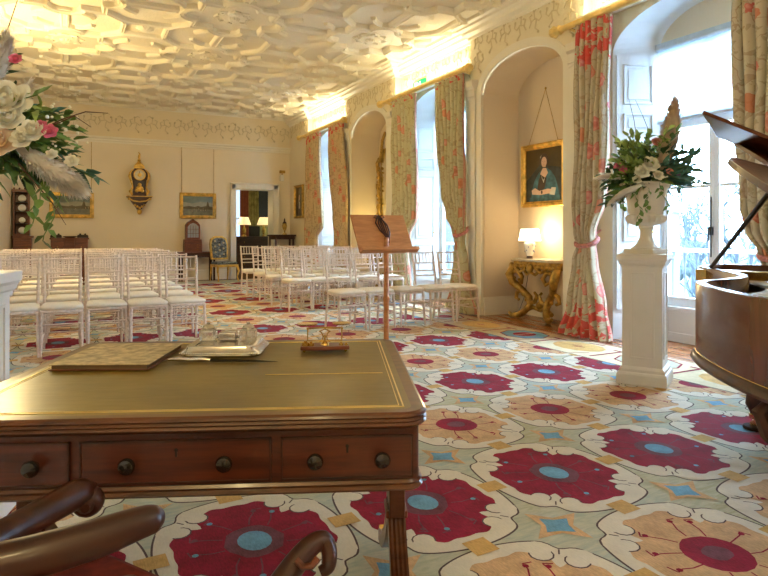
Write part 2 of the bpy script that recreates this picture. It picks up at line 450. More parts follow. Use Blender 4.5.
# frieze relief panels
b = MB(); random.seed(5)
for i in range(1, len(bounds)-1):
    y0, y1 = bounds[i], bounds[i+1]
    x = (XW if i % 2 else XR)-.004
    if y1 < 2: continue
    n = int((y1-y0-.2)/.27)
    for j in range(n):
        y = y0+.2+j*(y1-y0-.4)/max(1, n-1)
        lim = 3.72 if abs(y-(y0+y1)/2) < .7 else 3.5
        sprig(b, x, y, lim-.02, (0, 1), .9, 1 if j % 2 else -1)
        if lim < 3.7: sprig(b, x, y, 3.75, (0, 1), .8, -1)
b.build('frieze_relief', M['relief'], rw)
b = MB(); b2 = MB()
for i in range(len(bounds)-1):
    y0, y1 = bounds[i], bounds[i+1]; x = (XW if i % 2 else XR)-.003
    c = (y0+y1)/2; hw = NHW+.11 if i % 2 == 0 else HW; rr = RISE+(.11 if i % 2 == 0 else 0)
    has = (i % 2 == 1) or any(y0 < q < y1 for q in NIC)
    if has:
        c = WIN[(i-1)//2] if i % 2 else [q for q in NIC if y0 < q < y1][0]
        a = arch(c, hw, ZS, rr, 24, False)
        for k in range(24):
            (ya, za), (yb, zb) = a[k], a[k+1]
            b.poly([(x, yb, max(zb, 3.28)), (x, ya, max(za, 3.28)), (x, ya, 3.9), (x, yb, 3.9)])
        rect(b, x, y0, c-hw, 3.28, 3.9); rect(b, x, c+hw, y1, 3.28, 3.9)
b.build('frieze_ground', M['frieze'], rw, recalc=False)
# skirtings
sk = [(0, 0), (.03, 0), (.03, .17), (.022, .19), (.022, .22), (.008, .25), (0, .25)]
b = MB(); b.mold([(DX0-.17, YB), (XL, YB), (XL, YF)], sk); b.mold([(XR, YB), (DX1+.17, YB)], sk); struct(b.build('baseboard_back', M['trimw'], smooth=25))
b = MB()
for c in NIC: b.mold([(XR, c-NHW), (XR+.62, c-NHW), (XR+.62, c+NHW), (XR, c+NHW)], sk)
b.mold([(XR, 14.11), (XR, YB)], sk); struct(b.build('baseboard_right', M['trimw'], smooth=25))
# windows
XG = 5.68; WB = .62
def window(idx, c, full):
    g = struct(empty('window_%d' % idx, (XG, c, 0)))
    X = T((-XG, -c, 0))
    # splayed reveal with vault
    b = MB(X); A = arch(c, HW, ZS, RISE, 24); Bk = arch(c, WB, 3.12, .36, 24)
    for i in range(1, len(A)-2): b.poly([(XW, *A[i]), (XW, *A[i+1]), (XG, *Bk[i+1]), (XG, *Bk[i])])
    for i in (0, len(A)-2): b.poly([(XW, *A[i]), (XW, *A[i+1]), (XG, *Bk[i+1]), (XG, *Bk[i])])
    b.build('reveal', M['white'], g, recalc=False, smooth=30)
    b = MB(X)
    L = [(y, z) for y, z in Bk if z >= 3.12]
    b.poly([(XG, y, z) for y, z in L]); b.build('lunette', M['wall'], g)
    b = MB(X)                                   # dado below and sill
    b.box(XG-.02, XG+.2, c-WB, c+WB, 0, .33); b.box(XG-.05, XG+.2, c-WB, c+WB, .33, .37); b.box(XG-.03, XG-.02, c-WB, c+WB, 0, .10)
    b.build('sill', M['white'], g, bevel=.006)
    b = MB(X)                                   # frame
    for s in (-1, 1): b.box(XG, XG+.09, c+s*WB-.03, c+s*WB+.03, .37, 3.12)
    b.box(XG, XG+.09, c-WB, c+WB, 3.06, 3.16); b.box(XG-.01, XG+.09, c-WB, c+WB, 2.31, 2.39)
    b.box(XG, XG+.09, c-.035, c+.035, 2.39, 3.06)
    b.build('window_frame', M['white'], g, bevel=.006)
    for s in (-1, 1):                            # casements
        y0, y1 = (c, c+WB-.03) if s > 0 else (c-WB+.03, c)
        b = MB(X); w = .055
        b.box(XG+.01, XG+.07, y0, y0+w, .37, 2.31); b.box(XG+.01, XG+.07, y1-w, y1, .37, 2.31)
        b.box(XG+.01, XG+.07, y0+w, y1-w, .37, .47); b.box(XG+.01, XG+.07, y0+w, y1-w, 2.24, 2.31); b.box(XG+.02, XG+.06, y0+w, y1-w, 1.60, 1.63)
        cs = b.build('casement', M['white'], g, bevel=.005)
        b = MB(X); b.poly([(XG+.04, y0+w, .47), (XG+.04, y1-w, .47), (XG+.04, y1-w, 2.24), (XG+.04, y0+w, 2.24)]); b.build('pane', M['glass'], cs)
    b = MB(X); b.tube([(XG-.01, c+.02, .9), (XG-.01, c+.02, 1.5)], .007, 6); b.box(XG-.03, XG, c, c+.04, 1.12, 1.2); b.tube([(XG-.03, c+.02, 1.16), (XG-.05, c+.02, 1.12), (XG-.05, c+.02, 1.05)], .008, 6)
    b.build('espagnolette', M['black'], g)
    b = MB(X); b.poly([(XG+.04, c-WB, 2.39), (XG+.04, c+WB, 2.39), (XG+.04, c+WB, 3.06), (XG+.04, c-WB, 3.06)]); b.build('pane', M['glass'], g)
    # roller blind over the top light
    b = MB(X); b.tube([(XG-.06, c-WB+.01, 3.10), (XG-.06, c+WB-.01, 3.10)], .03, 10); b.box(XG-.075, XG-.06, c-WB+.02, c+WB-.02, 2.30, 2.33)
    b.box(XG-.09, XG-.02, c-WB+.01, c+WB-.01, 3.11, 3.15)
    bl = b.build('blind_roller', plain('blind_rail', (.52, .62, .70), .5), g)
    b = MB(X); b.poly([(XG-.065, c-WB+.02, 2.32), (XG-.065, c+WB-.02, 2.32), (XG-.065, c+WB-.02, 3.10), (XG-.065, c-WB+.02, 3.10)]); b.build('blind_cloth', M['blind'], bl)
    # shutter panels lying on the splays
    for s in (-1, 1):
        p0 = Vector((XW+.03, c+s*(HW-.02))); p1 = Vector((XG-.02, c+s*(WB+.005)))
        d = p1-p0; L = d.length; ang = math.atan2(d.y, d.x)
        Y = X @ T((p0.x, p0.y, 0), ang)
        t = -s*.02
        b = MB(Y); b.box(0, L, min(0, t), max(0, t), .32, 3.05)
        sh = b.build('shutter', M['white'], g)
        b = MB(Y); m = .07
        for z0, z1 in ((.42, .95), (1.05, 2.12), (2.22, 2.42), (2.52, 2.95)):
            for (a0, a1, q0, q1) in ((m, L-m, z0, z0+.02), (m, L-m, z1-.02, z1), (m, m+.02, z0, z1), (L-m-.02, L-m, z0, z1)):
                b.box(a0, a1, min(t, t*1.9), max(t, t*1.9), q0, q1)
            b.box(m+.05, L-m-.05, min(t, t*1.6), max(t, t*1.6), z0+.05, z1-.05)
        b.build('shutter_panels', M['white'], sh, bevel=.004)
        b = MB(Y); b.ball((L*.82, t*1.8, 1.15), .016, 8, 6); b.build('shutter_knob', M['brass'], sh)
    return g
for i, c in enumerate(WIN): window(i+1, c, True)
# door architrave
b = MB(); W_ = .15
arc = [(0, 0), (.03, 0), (.04, .05), (.03, .07), (.05, .12), (.05, W_), (0, W_)]
for (x0, x1, z0, z1, dx) in ((DX0-W_, DX0, 0, DZ+W_, 1), (DX1, DX1+W_, 0, DZ+W_, 1), (DX0-W_, DX1+W_, DZ, DZ+W_, 0)):
    b.box(x0, x1, YB-.04, YB, z0, z1)
b.box(DX0-W_, DX0-W_+.04, YB-.06, YB, 0, DZ+W_); b.box(DX1+W_-.04, DX1+W_, YB-.06, YB, 0, DZ+W_); b.box(DX0-W_, DX1+W_, YB-.06, YB, DZ+W_-.04, DZ+W_)
for x0, x1 in ((DX0, DX0+.01), (DX1-.01, DX1)): b.box(x0, x1, YB, YB+.45, 0, DZ)
b.box(DX0, DX1, YB, YB+.45, DZ-.01, DZ)
struct(b.build('door_1', M['trimw'], bevel=.006))
# the next room seen through the doorway
b = MB(); b.poly([(1.5, 20.4, 0), (8, 20.4, 0), (8, 20.4, 3.4), (1.5, 20.4, 3.4)]); b.poly([(1.5, 15.95, 3.4), (8, 15.95, 3.4), (8, 20.4, 3.4), (1.5, 20.4, 3.4)])
b.poly([(1.5, 15.95, 0), (1.5, 20.4, 0), (1.5, 20.4, 3.4), (1.5, 15.95, 3.4)]); b.poly([(8, 15.95, 0), (8, 20.4, 0), (8, 20.4, 3.4), (8, 15.95, 3.4)])
b.poly([(5.7, 15.9, 0), (8, 15.9, 0), (8, 15.9, 3.4), (5.7, 15.9, 3.4)]); b.poly([(5.69, 15.45, 0), (5.69, 15.96, 0), (5.69, 15.96, 3.4), (5.69, 15.45, 3.4)])
struct(b.build('wall_beyond', plain('green_gold_paper', (.30, .24, .08), .8, 0, .35, 5)))
# ---------------------------------------------------------------- carpet
def clip(poly, X0, side):
    out = []
    for i in range(len(poly)):
        a, b_ = poly[i-1], poly[i]; ia = (a[0]-X0)*side <= 0; ib = (b_[0]-X0)*side <= 0
        if ia != ib:
            t = (X0-a[0])/(b_[0]-a[0]); out.append((X0, a[1]+t*(b_[1]-a[1])))
        if ib: out.append(b_)
    return out
FX = 4.165; RX0 = -.95; RX1 = 4.86; RY0, RY1 = -3.6, 14.95
cp = MB()
def flat(pts, mi, lv, clipx=True):
    if clipx:
        pts = clip(pts, FX, 1); pts = clip(pts, RX0+.05, -1)
    if len(pts) < 3: return
    cp.mi = mi; cp.poly([(x, y, .012+lv*.0005) for x, y in pts])
def ribbon(pts, w, mi, lv):
    for i in range(len(pts)-1):
        a, b_ = Vector(pts[i]), Vector(pts[i+1]); d = (b_-a)
        if d.length < 1e-5: continue
        n = Vector((-d.y, d.x)).normalized()*w/2
        flat([tuple(a+n), tuple(a-n), tuple(b_-n), tuple(b_+n)], mi, lv)
cp.mi = 8; cp.box(RX0, RX1, RY0, RY1, 0, .012)
flat([(RX0+.05, RY0+.1), (FX, RY0+.1), (FX, RY1-.1), (RX0+.05, RY1-.1)], 0, .5)
A_, B_ = .3565, .412
random.seed(11)
def ell(cx, cy, rx, ry, n=14, wob=0): return [(cx+rx*math.cos(2*PI*i/n)*(1+random.uniform(-wob, wob)), cy+ry*math.sin(2*PI*i/n)*(1+random.uniform(-wob, wob))) for i in range(n)]
def bell(t, c, w): 
    d = (t-c+PI) % (2*PI)-PI; return math.exp(-(d/w)**2)
def diag(t, w): return max(bell(t, PI/4+k*PI/2, w) for k in range(4))
def axis_(t, w): return max(bell(t, k*PI/2, w) for k in range(4))
row = 0
y = 1.415-.824*5; k = -5
while y < RY1-.2:
    red = (k % 2) != 0
    for i in range(-1, 8):
        cx = 4.168-.713*i; cy = y+(.012 if cx > 3 else 0)
        if cx < RX0-.2: continue
        if cy-B_ < RY0+.1 or cy+B_ > RY1-.1: continue
        near = y < 8.5
        def body(f, off, n=(128 if y < 5 else 56)): 
            return [(cx+(A_*f(t)+off)*math.cos(t), cy+(B_*f(t)+off)*math.sin(t)) for t in [2*PI*q/n for q in range(n)]]
        env = lambda t: .97+.075*diag(t, .42)-.10*diag(t, .10)
        flat(body(env, .008), 5, 1); flat(body(env, 0), 1, 2)
        inn = lambda t: .80+.07*diag(t, .42)-.23*diag(t, .14)-.03*axis_(t, .10)+.018*math.cos(20*t)
        flat(body(inn, 0), 2 if red else 4, 3)
        # curls
        for q in range(4):
            for s in (-1, 1):
                t = PI/4+q*PI/2+s*.20; r0 = .80
                px_, py_ = cx+A_*r0*math.cos(t), cy+B_*r0*math.sin(t)
                if near: flat(ell(px_, py_, .046, .046, 12), 5, 4)
                flat(ell(px_, py_, .040, .040, 12), 1, 5)
                if near: flat(ell(cx+A_*(r0+.10)*math.cos(t+s*.02), cy+B_*(r0+.10)*math.sin(t+s*.02), .05, .05, 12), 1, 5.5)
                if near:
                    tt = PI/4+q*PI/2
                    ribbon([(cx+A_*rr*math.cos(tt+ds), cy+B_*rr*math.sin(tt+ds)) for rr, ds in ((.93, 0), (.88, 0), (.84, 0))], .006, 5, 6)
        # heart of the flower
        if red:
            flat(ell(cx, cy, .105, .12, 18, .08), 7, 4); flat(ell(cx, cy, .062, .075, 16), 6, 6)
        else:
            flat(ell(cx, cy, .118, .125, 18, .03), 2, 4); flat(ell(cx, cy, .055, .05, 14, .1), 7, 6)
        if near:
            for q in range(10):
                t = q*PI/5+.2; w = .16*math.sin(q*2.3)
                ribbon([(cx+A_*rr*math.cos(t+dd), cy+B_*rr*math.sin(t+dd)) for rr, dd in ((.32, 0), (.45, w*.4), (.56, w), (.64, w*1.2+.05), (.66, w*1.2-.1))], .006, 7 if red else 2, 5)
                flat(ell(cx+A_*.6*math.cos(t+w), cy+B_*.6*math.sin(t+w), .012, .012, 7), 6 if red and q % 2 else (7 if red else 2), 6.5)
        # gold links and field stars
        for (gx, gy, ww, hh) in ((cx+A_, cy, .055, .05), (cx, cy+B_, .05, .055)):
            flat([(gx-ww, gy-hh*.9), (gx+ww, gy-hh*.8), (gx+ww*.95, gy+hh), (gx-ww, gy+hh*.9)], 3, 7)
        sx, sy = cx+A_, cy+B_
        star = lambda r1, r2: [(sx+(r1 if q % 2 == 0 else r2)*math.cos(.35+q*PI/4), sy+(r1 if q % 2 == 0 else r2)*math.sin(.35+q*PI/4)) for q in range(8)]
        flat(star(.145, .062), 4, 7); flat(star(.078, .045), 6, 8)
    y += .824; k += 1
# border: divisions, ovals, crosses
ribbonw = lambda pts, w, mi, lv: [cp.poly([(x, y_, .012+lv*.0005) for x, y_ in q]) for q in [
    [(a[0]+n[0], a[1]+n[1]), (a[0]-n[0], a[1]-n[1]), (c_[0]-n[0], c_[1]-n[1]), (c_[0]+n[0], c_[1]+n[1])] for a, c_, n in
    [(pts[i], pts[i+1], tuple(Vector((-(pts[i+1][1]-pts[i][1]), pts[i+1][0]-pts[i][0])).normalized()*w/2)) for i in range(len(pts)-1)]]]
cp.mi = 5; ribbonw([(FX, RY0+.1), (FX, RY1-.1)], .014, 5, 9)
cp.mi = 2; ribbonw([(RX1-.03, RY0+.05), (RX1-.03, RY1-.05)], .02, 2, 3)
yy = RY0+.4; q = 0
while yy < RY1-.9:
    mx = (FX+RX1)/2
    if q % 2 == 0:
        cp.mi = 6 if q % 4 else 0; flatc = ell(mx, yy+.41, .24, .30, 8); cp.poly([(a, c_, .0135) for a, c_ in flatc])
        cp.mi = 2; o = ell(mx, yy+.41, .24, .30, 8); ribbonw(o+[o[0]], .018, 2, 4)
        cp.mi = 2; cp.poly([(a, c_, .0150) for a, c_ in ell(mx, yy+.41, .13, .13, 16)])
        cp.mi = 1; ribbonw([(mx-.13, yy+.41), (mx+.13, yy+.41)], .012, 1, 7)
    else:
        cp.mi = 3; cp.poly([(a, c_, .0135) for a, c_ in ell(mx, yy+.41, .2, .3, 12)])
        cp.mi = 2; ribbonw([(mx-.05, yy+.41), (mx+.05, yy+.41)], .014, 2, 6); ribbonw([(mx, yy+.33), (mx, yy+.49)], .014, 2, 6)
    cp.mi = 2
    ribbonw([(FX+.08, yy), (RX1-.2, yy)], .03, 2, 5); ribbonw([(RX1-.2, yy-.1), (RX1-.2, yy+.1)], .03, 2, 5)
    ribbonw([(FX+.02, yy+.2), (mx-.15, yy+.12)], .015, 2, 5); ribbonw([(RX1-.1, yy+.3), (RX1-.12, yy+.5)], .02, 2, 5)
    yy += .824; q += 1
carpet = cp.build('carpet', CM, recalc=False, smooth=10)
tag(carpet, 'large woven carpet of red and orange flower medallions in ivory scrollwork', 'carpet')
# ---------------------------------------------------------------- curtains and poles
def lerp_levels(lv, z):
    for (z1, a1, b1, m1), (z0, a0, b0, m0) in zip(lv[:-1], lv[1:]):
        if z0 <= z <= z1:
            t = (z-z0)/(z1-z0) if z1 > z0 else 0; t = t*t*(3-2*t)
            return a0+(a1-a0)*t, b0+(b1-b0)*t, m0+(m1-m0)*t
    return lv[-1][1:] if z < lv[-1][0] else lv[0][1:]
def curtain(mat, lv, label, folds=7, x=4.95, amp=.05, width=1.4, group=None, tie=None):
    c = empty('curtain', (x, (lv[-1][1]+lv[-1][2])/2, 0), 0, label, 'curtain', group)
    X = T((-x, -(lv[-1][1]+lv[-1][2])/2, 0)); b = MB(X)
    nu, nv = folds*10, 60; z1, z0 = lv[0][0], lv[-1][0]
    uvl = b.bm.loops.layers.uv.new('uv'); grid = []
    for j in range(nv+1):
        z = z0+(z1-z0)*j/nv; ya, yb, m = lerp_levels(lv, z); r = []
        for i in range(nu+1):
            u = i/nu; ph = 2*PI*folds*u
            wob = .25*math.sin(3*z+u*9)+.2*math.sin(1.7*z+4*u)
            dy = .28*math.cos(ph+wob)*(yb-ya)/folds*.9
            r.append(b.v((x+amp*m*math.sin(ph+wob)+.012*math.sin(7*u+4*z), ya+(yb-ya)*u+dy*0.5, z)))
        grid.append(r)
    for j in range(nv):
        for i in range(nu):
            f = b.f([grid[j][i], grid[j][i+1], grid[j+1][i+1], grid[j+1][i]])
            if f:
                for l, (p, q) in zip(f.loops, ((i, j), (i+1, j), (i+1, j+1), (i, j+1))): l[uvl].uv = (p/nu*width, z0+(z1-z0)*q/nv)
    o = b.build('drape', mat, c, recalc=False, smooth=180)
    s = o.modifiers.new('thick', 'SOLIDIFY'); s.thickness = .006
    if tie:
        zt, ya, yb = tie; b = MB(X); n = 16; cy = (ya+yb)/2; ry = (yb-ya)/2+.02
        b.tube([(x+.085*math.cos(2*PI*i/n), cy+ry*math.sin(2*PI*i/n), zt+.05*math.cos(2*PI*i/n)) for i in range(n+1)], .024, 8)
        b.build('tieback', M['tie'], c)
        b = MB(X); b.tube([(x+.06, cy, zt+.04), (5.2, cy+(.05 if cy < 8 else .05), zt+.12)], .012, 6); b.build('tieback_cord', M['tie'], c)
    return c
M['tie'] = plain('tieback_fabric', (.55, .22, .20), .8, 0, .35, 40)
F3 = floral('curtain_chintz_red', (.58, .50, .35), (.48, .40, .26), topred=3.25, edge=(.04, .10), bloom=(.62, .10, .12))
F3b = floral('curtain_chintz_scroll', (.66, .60, .46), (.56, .50, .38), topred=3.6)
F2 = floral('curtain_chintz_olive', (.58, .52, .32), (.50, .46, .26), topred=3.62, edge=(0, .03), bloom=(.58, .16, .08))
F1 = floral('curtain_chintz_rust', (.60, .46, .26), (.54, .38, .20), topred=3.5, bloom=(.60, .13, .06))
G = 'floral curtains at the three windows'
ZT = 3.40
curtain(F3, [(ZT, 4.62, 5.10, .8), (2.3, 4.66, 5.10, 1), (1.5, 4.70, 5.14, 1), (1.14, 4.84, 5.10, .9), (1.0, 4.84, 5.06, .8), (.85, 4.82, 5.12, .9), (.35, 4.72, 5.22, 1.1), (.02, 4.64, 5.34, 1.5)],
    'pink and red floral curtain hanging left of the flower pedestal, tied back low', 6, tie=(1.05, 4.84, 5.07), group=None)
curtain(F3b, [(ZT, 2.72, 3.30, .8), (2.0, 2.72, 3.29, 1), (1.4, 2.75, 3.22, 1.3), (1.15, 2.80, 3.16, 1.6), (1.0, 2.83, 3.06, 1.2), (.85, 2.80, 3.03, .9), (.4, 2.75, 3.10, 1), (.02, 2.65, 3.15, 1.3)],
    'scroll patterned floral curtain behind the raised piano lid', 6, tie=(.98, 2.83, 3.06))
curtain(F2, [(ZT, 8.66, 9.42, .8), (2.2, 8.62, 9.42, 1), (1.4, 8.60, 9.42, 1), (1.1, 8.85, 9.42, 1), (.9, 8.95, 9.40, 1), (.02, 8.85, 9.5, 1.3)],
    'olive floral curtain above and right of the music lectern, farther one of its window', 7)
curtain(F2, [(ZT, 7.30, 8.02, .8), (2.4, 7.30, 7.94, 1), (1.75, 7.29, 7.84, 1.1), (1.4, 7.29, 7.68, 1.2), (1.2, 7.29, 7.50, 1.2), (1.0, 7.29, 7.44, .9), (.8, 7.24, 7.48, .9), (.35, 7.18, 7.58, 1.1), (.02, 7.02, 7.70, 1.6)],
    'olive floral curtain beside the arched portrait niche, tied back to the pilaster', 7, tie=(1.15, 7.27, 7.46))
curtain(F1, [(ZT, 12.95, 13.75, .8), (2.2, 12.90, 13.75, 1), (1.3, 12.75, 13.80, 1.1), (1.05, 13.1, 13.8, 1), (.02, 13.1, 13.9, 1.2)],
    'red topped floral curtain nearest the far corner of the room', 7)
curtain(F1, [(ZT, 11.65, 12.36, .8), (2.2, 11.50, 12.26, 1), (1.5, 11.45, 12.10, 1), (1.1, 11.45, 11.95, 1.1), (.02, 11.4, 11.9, 1.2)],
    'red topped floral curtain just left of the far arched niche', 7)
for c, lb in ((4.07, 'gilded curtain pole above the flower pedestal window, cut by the top of the photo'), (8.55, 'gilded curtain pole above the middle window under the green exit sign'), (12.95, 'gilded curtain pole above the farthest window')):
    g = empty('curtain_pole', (4.95, c, 3.44), 0, lb, 'curtain pole')
    b = MB(); b.tube([(0, -1.28, 0), (0, 1.28, 0)], .036, 12); b.build('rod', M['pole'], g)
    for s in (-1, 1):
        b = MB(T((0, s*1.28, 0), 0, -s*PI/2)); b.lathe([(.036, 0), (.05, .01), (.05, .03), (.034, .04), (.058, .08), (.062, .11), (.045, .15), (.02, .17), (.001, .18)], 16, flute=8, famp=.12)
        b.build('finial', M['pole'], g)
        b = MB(); b.tube([(0, s*1.2, 0), (.15, s*1.2, -.02), (.262, s*1.2, -.02)], .018, 6); b.build('bracket', M['pole'], g)
    b = MB(); b.box(.03, .262, -1.2, 1.2, .05, .07); b.build('pelmet_board', M['trimw'], g)
# exit sign on the frieze
g = empty('exit_sign', (XW-.02, 8.95, 3.60), 0, 'small green running man exit sign on the lit frieze', 'sign')
b = MB(); b.box(-.02, .02, -.19, .19, -.08, .08); b.build('sign_body', emit('exit_green', (.0, .30, .10), .25), g)
b = MB(); x = -.023
b.poly([(x, .02, -.06), (x, .13, -.06), (x, .13, .06), (x, .02, .06)])
b.ball((x, -.05, .045), .012, 8, 5); b.tube([(x, -.05, .03), (x, -.06, -.005), (x, -.03, -.03), (x, -.03, -.055)], .008, 5); b.tube([(x, -.06, -.005), (x, -.09, -.04)], .008, 5); b.tube([(x, -.02, .012), (x, -.055, .022), (x, -.085, .0)], .006, 5)
b.build('running_man', emit('exit_white', (.9, .95, .9), .8), g)
# ---------------------------------------------------------------- chiavari chairs
MB0 = MB
def make_chair():
    c = empty('ballroom_chair'); SZ = Matrix.Diagonal((1, 1, .955, 1)); MB = lambda X=None: MB0(SZ)
    def leg(pts, rings=(.15, .32)):
        b = MB(); P_ = []; R_ = []
        n = 16
        for i in range(n+1):
            t = i/n*(len(pts)-1); k = min(int(t), len(pts)-2); q = Vector(pts[k]).lerp(Vector(pts[k+1]), t-k)
            P_.append(q); R_.append(.0145 + (.004 if i in (5, 10) else 0) - (.003 if i < 2 else 0))
        return b.tube(P_, R_, 7)
    for s in (-1, 1):
        leg([(s*.168, -.205, 0), (s*.160, -.18, .43)]).build('leg', M['limewash'], c)
        leg([(s*.158, .245, 0), (s*.152, .18, .43)]).build('leg', M['limewash'], c)
    b = MB(); b.prism([(-.176, -.195), (.176, -.195), (.158, .19), (-.158, .19)], .405, .435); b.build('seat_frame', M['limewash'], c, bevel=.01)
    b = MB(); n = 20; rings = []
    for f_, z in ((.96, .435), (1.02, .448), (1.0, .466), (.86, .480), (.4, .487)):
        rings.append([b.v((f_*(.172*max(-1, min(1, 1.35*math.cos(2*PI*i/n)))*(1-.06*math.sin(2*PI*i/n))), -.005+f_*.19*max(-1, min(1, 1.35*math.sin(2*PI*i/n))), z)) for i in range(n)])
    for r1, r2 in zip(rings[:-1], rings[1:]):
        for i in range(n): b.f([r1[i], r1[(i+1) % n], r2[(i+1) % n], r2[i]])
    b.f(rings[-1]); b.f(rings[0][::-1]); b.build('seat_cushion', M['seatpad'], c, smooth=60)
    b = MB()
    st = lambda z: (.152+.008*(z-.43)/.5, .18+.085*(max(0, z-.43)/.49)**1.2)
    for s in (-1, 1): b.tube([(s*st(z)[0], st(z)[1], z) for z in (.42, .55, .62, .63, .64, .75, .82, .83, .84, .92)], [.015, .014, .014, .018, .014, .014, .014, .018, .014, .013], 7)
    for z in (.905, .765, .665, .60): b.tube([(-st(z)[0], st(z)[1], z), (0, st(z)[1]+.012, z), (st(z)[0], st(z)[1], z)], .0105, 6)
    for i in range(5):
        x = -.10+.05*i; b.tube([(x, st(.765)[1]+.010, .765), (x, st(.905)[1]+.010, .905)], .007, 5)
    b.build('backrest', M['limewash'], c)
    b = MB()
    for z in (.16, .27):
        for s in (-1, 1): b.tube([(s*.165, -.195, z), (s*.157, .222, z)], .009, 5)
    b.tube([(-.164, -.195, .30), (.164, -.195, .30)], .009, 5); b.tube([(-.155, .22, .22), (.155, .22, .22)], .009, 5)
    b.tube([(-.16, 0, .2), (.16, 0, .2)], .008, 5)
    b.build('stretchers', M['limewash'], c)
    return c
chair0 = make_chair(); first = True
random.seed(21)
ordn = ['front', 'second', 'third', 'fourth', 'fifth', 'sixth']
def place(x, y, rz, label, group):
    global first
    o = chair0 if first else copy_tree(chair0); first = False
    o.location = (x, y, .019); o.rotation_euler = (0, 0, rz); tag(o, label, 'chair', group)
LX = [1.06, .685, .312, -.065, -.425, -.78]; pos_l = ['aisle end', 'second from aisle', 'third from aisle', 'fourth from aisle', 'fifth from aisle', 'wall end']
for r, y in enumerate([6.62, 7.42, 8.20, 9.0, 9.8, 10.6]):
    for i, x in enumerate(LX):
        if i == 5 and r < 2: continue
        place(x+random.uniform(-.004, .004)+.012*r, y+random.uniform(-.03, .03), random.uniform(-.02, .02),
              'limewashed ballroom chair in left block, %s row, %s' % (ordn[r], pos_l[i]), 'ballroom chairs in the left block')
pos_r = ['aisle end', 'second from aisle', 'third from aisle', 'fourth from aisle', 'window end']
for r, (y, xs) in enumerate([(6.72, [2.88, 3.28, 3.69, 4.10, 4.51]), (8.66, [2.93, 3.30, 3.69, 4.09, 4.48]), (9.52, [2.95, 3.34, 3.72, 4.1, 4.48]), (10.36, [2.98, 3.36, 3.74, 4.12, 4.5]), (11.25, [3.0, 3.38, 3.76, 4.14, 4.52])]):
    for i, x in enumerate(xs):
        place(x+random.uniform(-.012, .012), y+random.uniform(-.03, .03), random.uniform(-.02, .02)+(.02 if r == 0 else 0),
              'limewashed ballroom chair in right block, %s row, %s' % (ordn[r], pos_r[i]), 'ballroom chairs in the right block')
# ---------------------------------------------------------------- writing table
DW, DD = 1.06, .93; DA = math.radians(22.8)      # width, depth, bearing of its long normal
Dv = Vector((math.sin(DA), math.cos(DA))); Wv = Vector((math.cos(DA), -math.sin(DA)))
corner = Vector((.680, 1.126))
dc = corner - Wv*DW/2 + Dv*DD/2
FL = .0185                                       # carpet surface
desk = empty('writing_table', (dc.x, dc.y, FL), -DA, 'large mahogany library writing table with worn gilt-tooled leather top in the foreground', 'table')
hx, hy = DW/2, DD/2; TZ = .76-FL
def rrect(x0, x1, y0, y1, r, n=5):
    p = []
    for cx, cy, a in ((x1-r, y1-r, 0), (x0+r, y1-r, 90), (x0+r, y0+r, 180), (x1-r, y0+r, 270)):
        p += [(cx+r*math.cos(math.radians(a+90*i/n)), cy+r*math.sin(math.radians(a+90*i/n))) for i in range(n+1)]
    return p
b = MB(); pth = rrect(-hx+.03, hx-.03, -hy+.03, hy-.03, .03)
b.mold(pth, [(.03, TZ-.002), (-.022, TZ), (-.028, TZ-.004), (-.03, TZ-.009), (-.026, TZ-.013), (-.030, TZ-.018), (-.026, TZ-.022), (-.030, TZ-.027), (-.026, TZ-.031), (-.018, TZ-.036), (.05, TZ-.036)], True)
b.build('top_edge', M['reed'], desk, smooth=30)
m, nt, bb = new_mat('tooled_leather')
v = coords(nt); n1 = noise(nt, v, 3, 5, .6, .4); n2 = noise(nt, coords(nt, 'Object', (1, 6, 1)), 14, 4)
c1 = ramp(nt, n1, [(.3, (.075, .050, .004)), (.5, (.15, .10, .008)), (.72, (.25, .165, .018))]); c1 = mixc(nt, math_(nt, 'MULTIPLY', n2, .3), c1, (.15, .105, .03))
nt.links.new(c1, bb.inputs['Base Color'])
nt.links.new(math_(nt, 'ADD', math_(nt, 'MULTIPLY', n2, .12), .27), bb.inputs['Roughness']); bb.inputs['Coat Weight'].default_value = .12; bb.inputs['Coat Roughness'].default_value = .22
bump(nt, bb, n2, .12, .002); M['leather'] = m
b = MB(); b.prism(rrect(-hx+.034, hx-.034, -hy+.034, hy-.034, .012), TZ-.012, TZ-.001); lt = b.build('leather_top', M['leather'], desk)
b = MB()
for o, w in ((.050, .0035), (.060, .002)):
    x0, x1, y0, y1 = -hx+o, hx-o, -hy+o, hy-o; z0, z1 = TZ-.001, TZ+.0004
    if o < .1 or True:
        if o < .1: b.box(x0, x1, y0, y0+w, z0, z1); b.box(x0, x1, y1-w, y1, z0, z1); b.box(x0, x0+w, y0, y1, z0, z1); b.box(x1-w, x1, y0, y1, z0, z1)
for x in (-.17, .17): pass
b.box(.14, hx-.075, -.085, -.081, TZ-.001, TZ+.0004)
b.build('gilt_tooling', plain('worn_gold_line', (.75, .58, .25), .3, .6), lt)
AZ0, AZ1 = TZ-.158, TZ-.036
b = MB(); b.prism(rrect(-hx+.02, hx-.02, -hy+.02, hy-.02, .02), AZ0, AZ1); b.build('apron', M['deskw'], desk)
b = MB(); b.mold(rrect(-hx+.03, hx-.03, -hy+.03, hy-.03, .02), [(.02, AZ0+.012), (-.014, AZ0+.012), (-.018, AZ0+.006), (-.014, AZ0), (-.020, AZ0-.006), (-.014, AZ0-.012), (.02, AZ0-.012)], True); b.build('apron_moulding', M['reed'], desk)
b = MB(); b.box(-hx+.03, hx-.03, -hy+.03, hy-.03, AZ0-.008, AZ0); b.build('underside', M['mahogd'], desk)
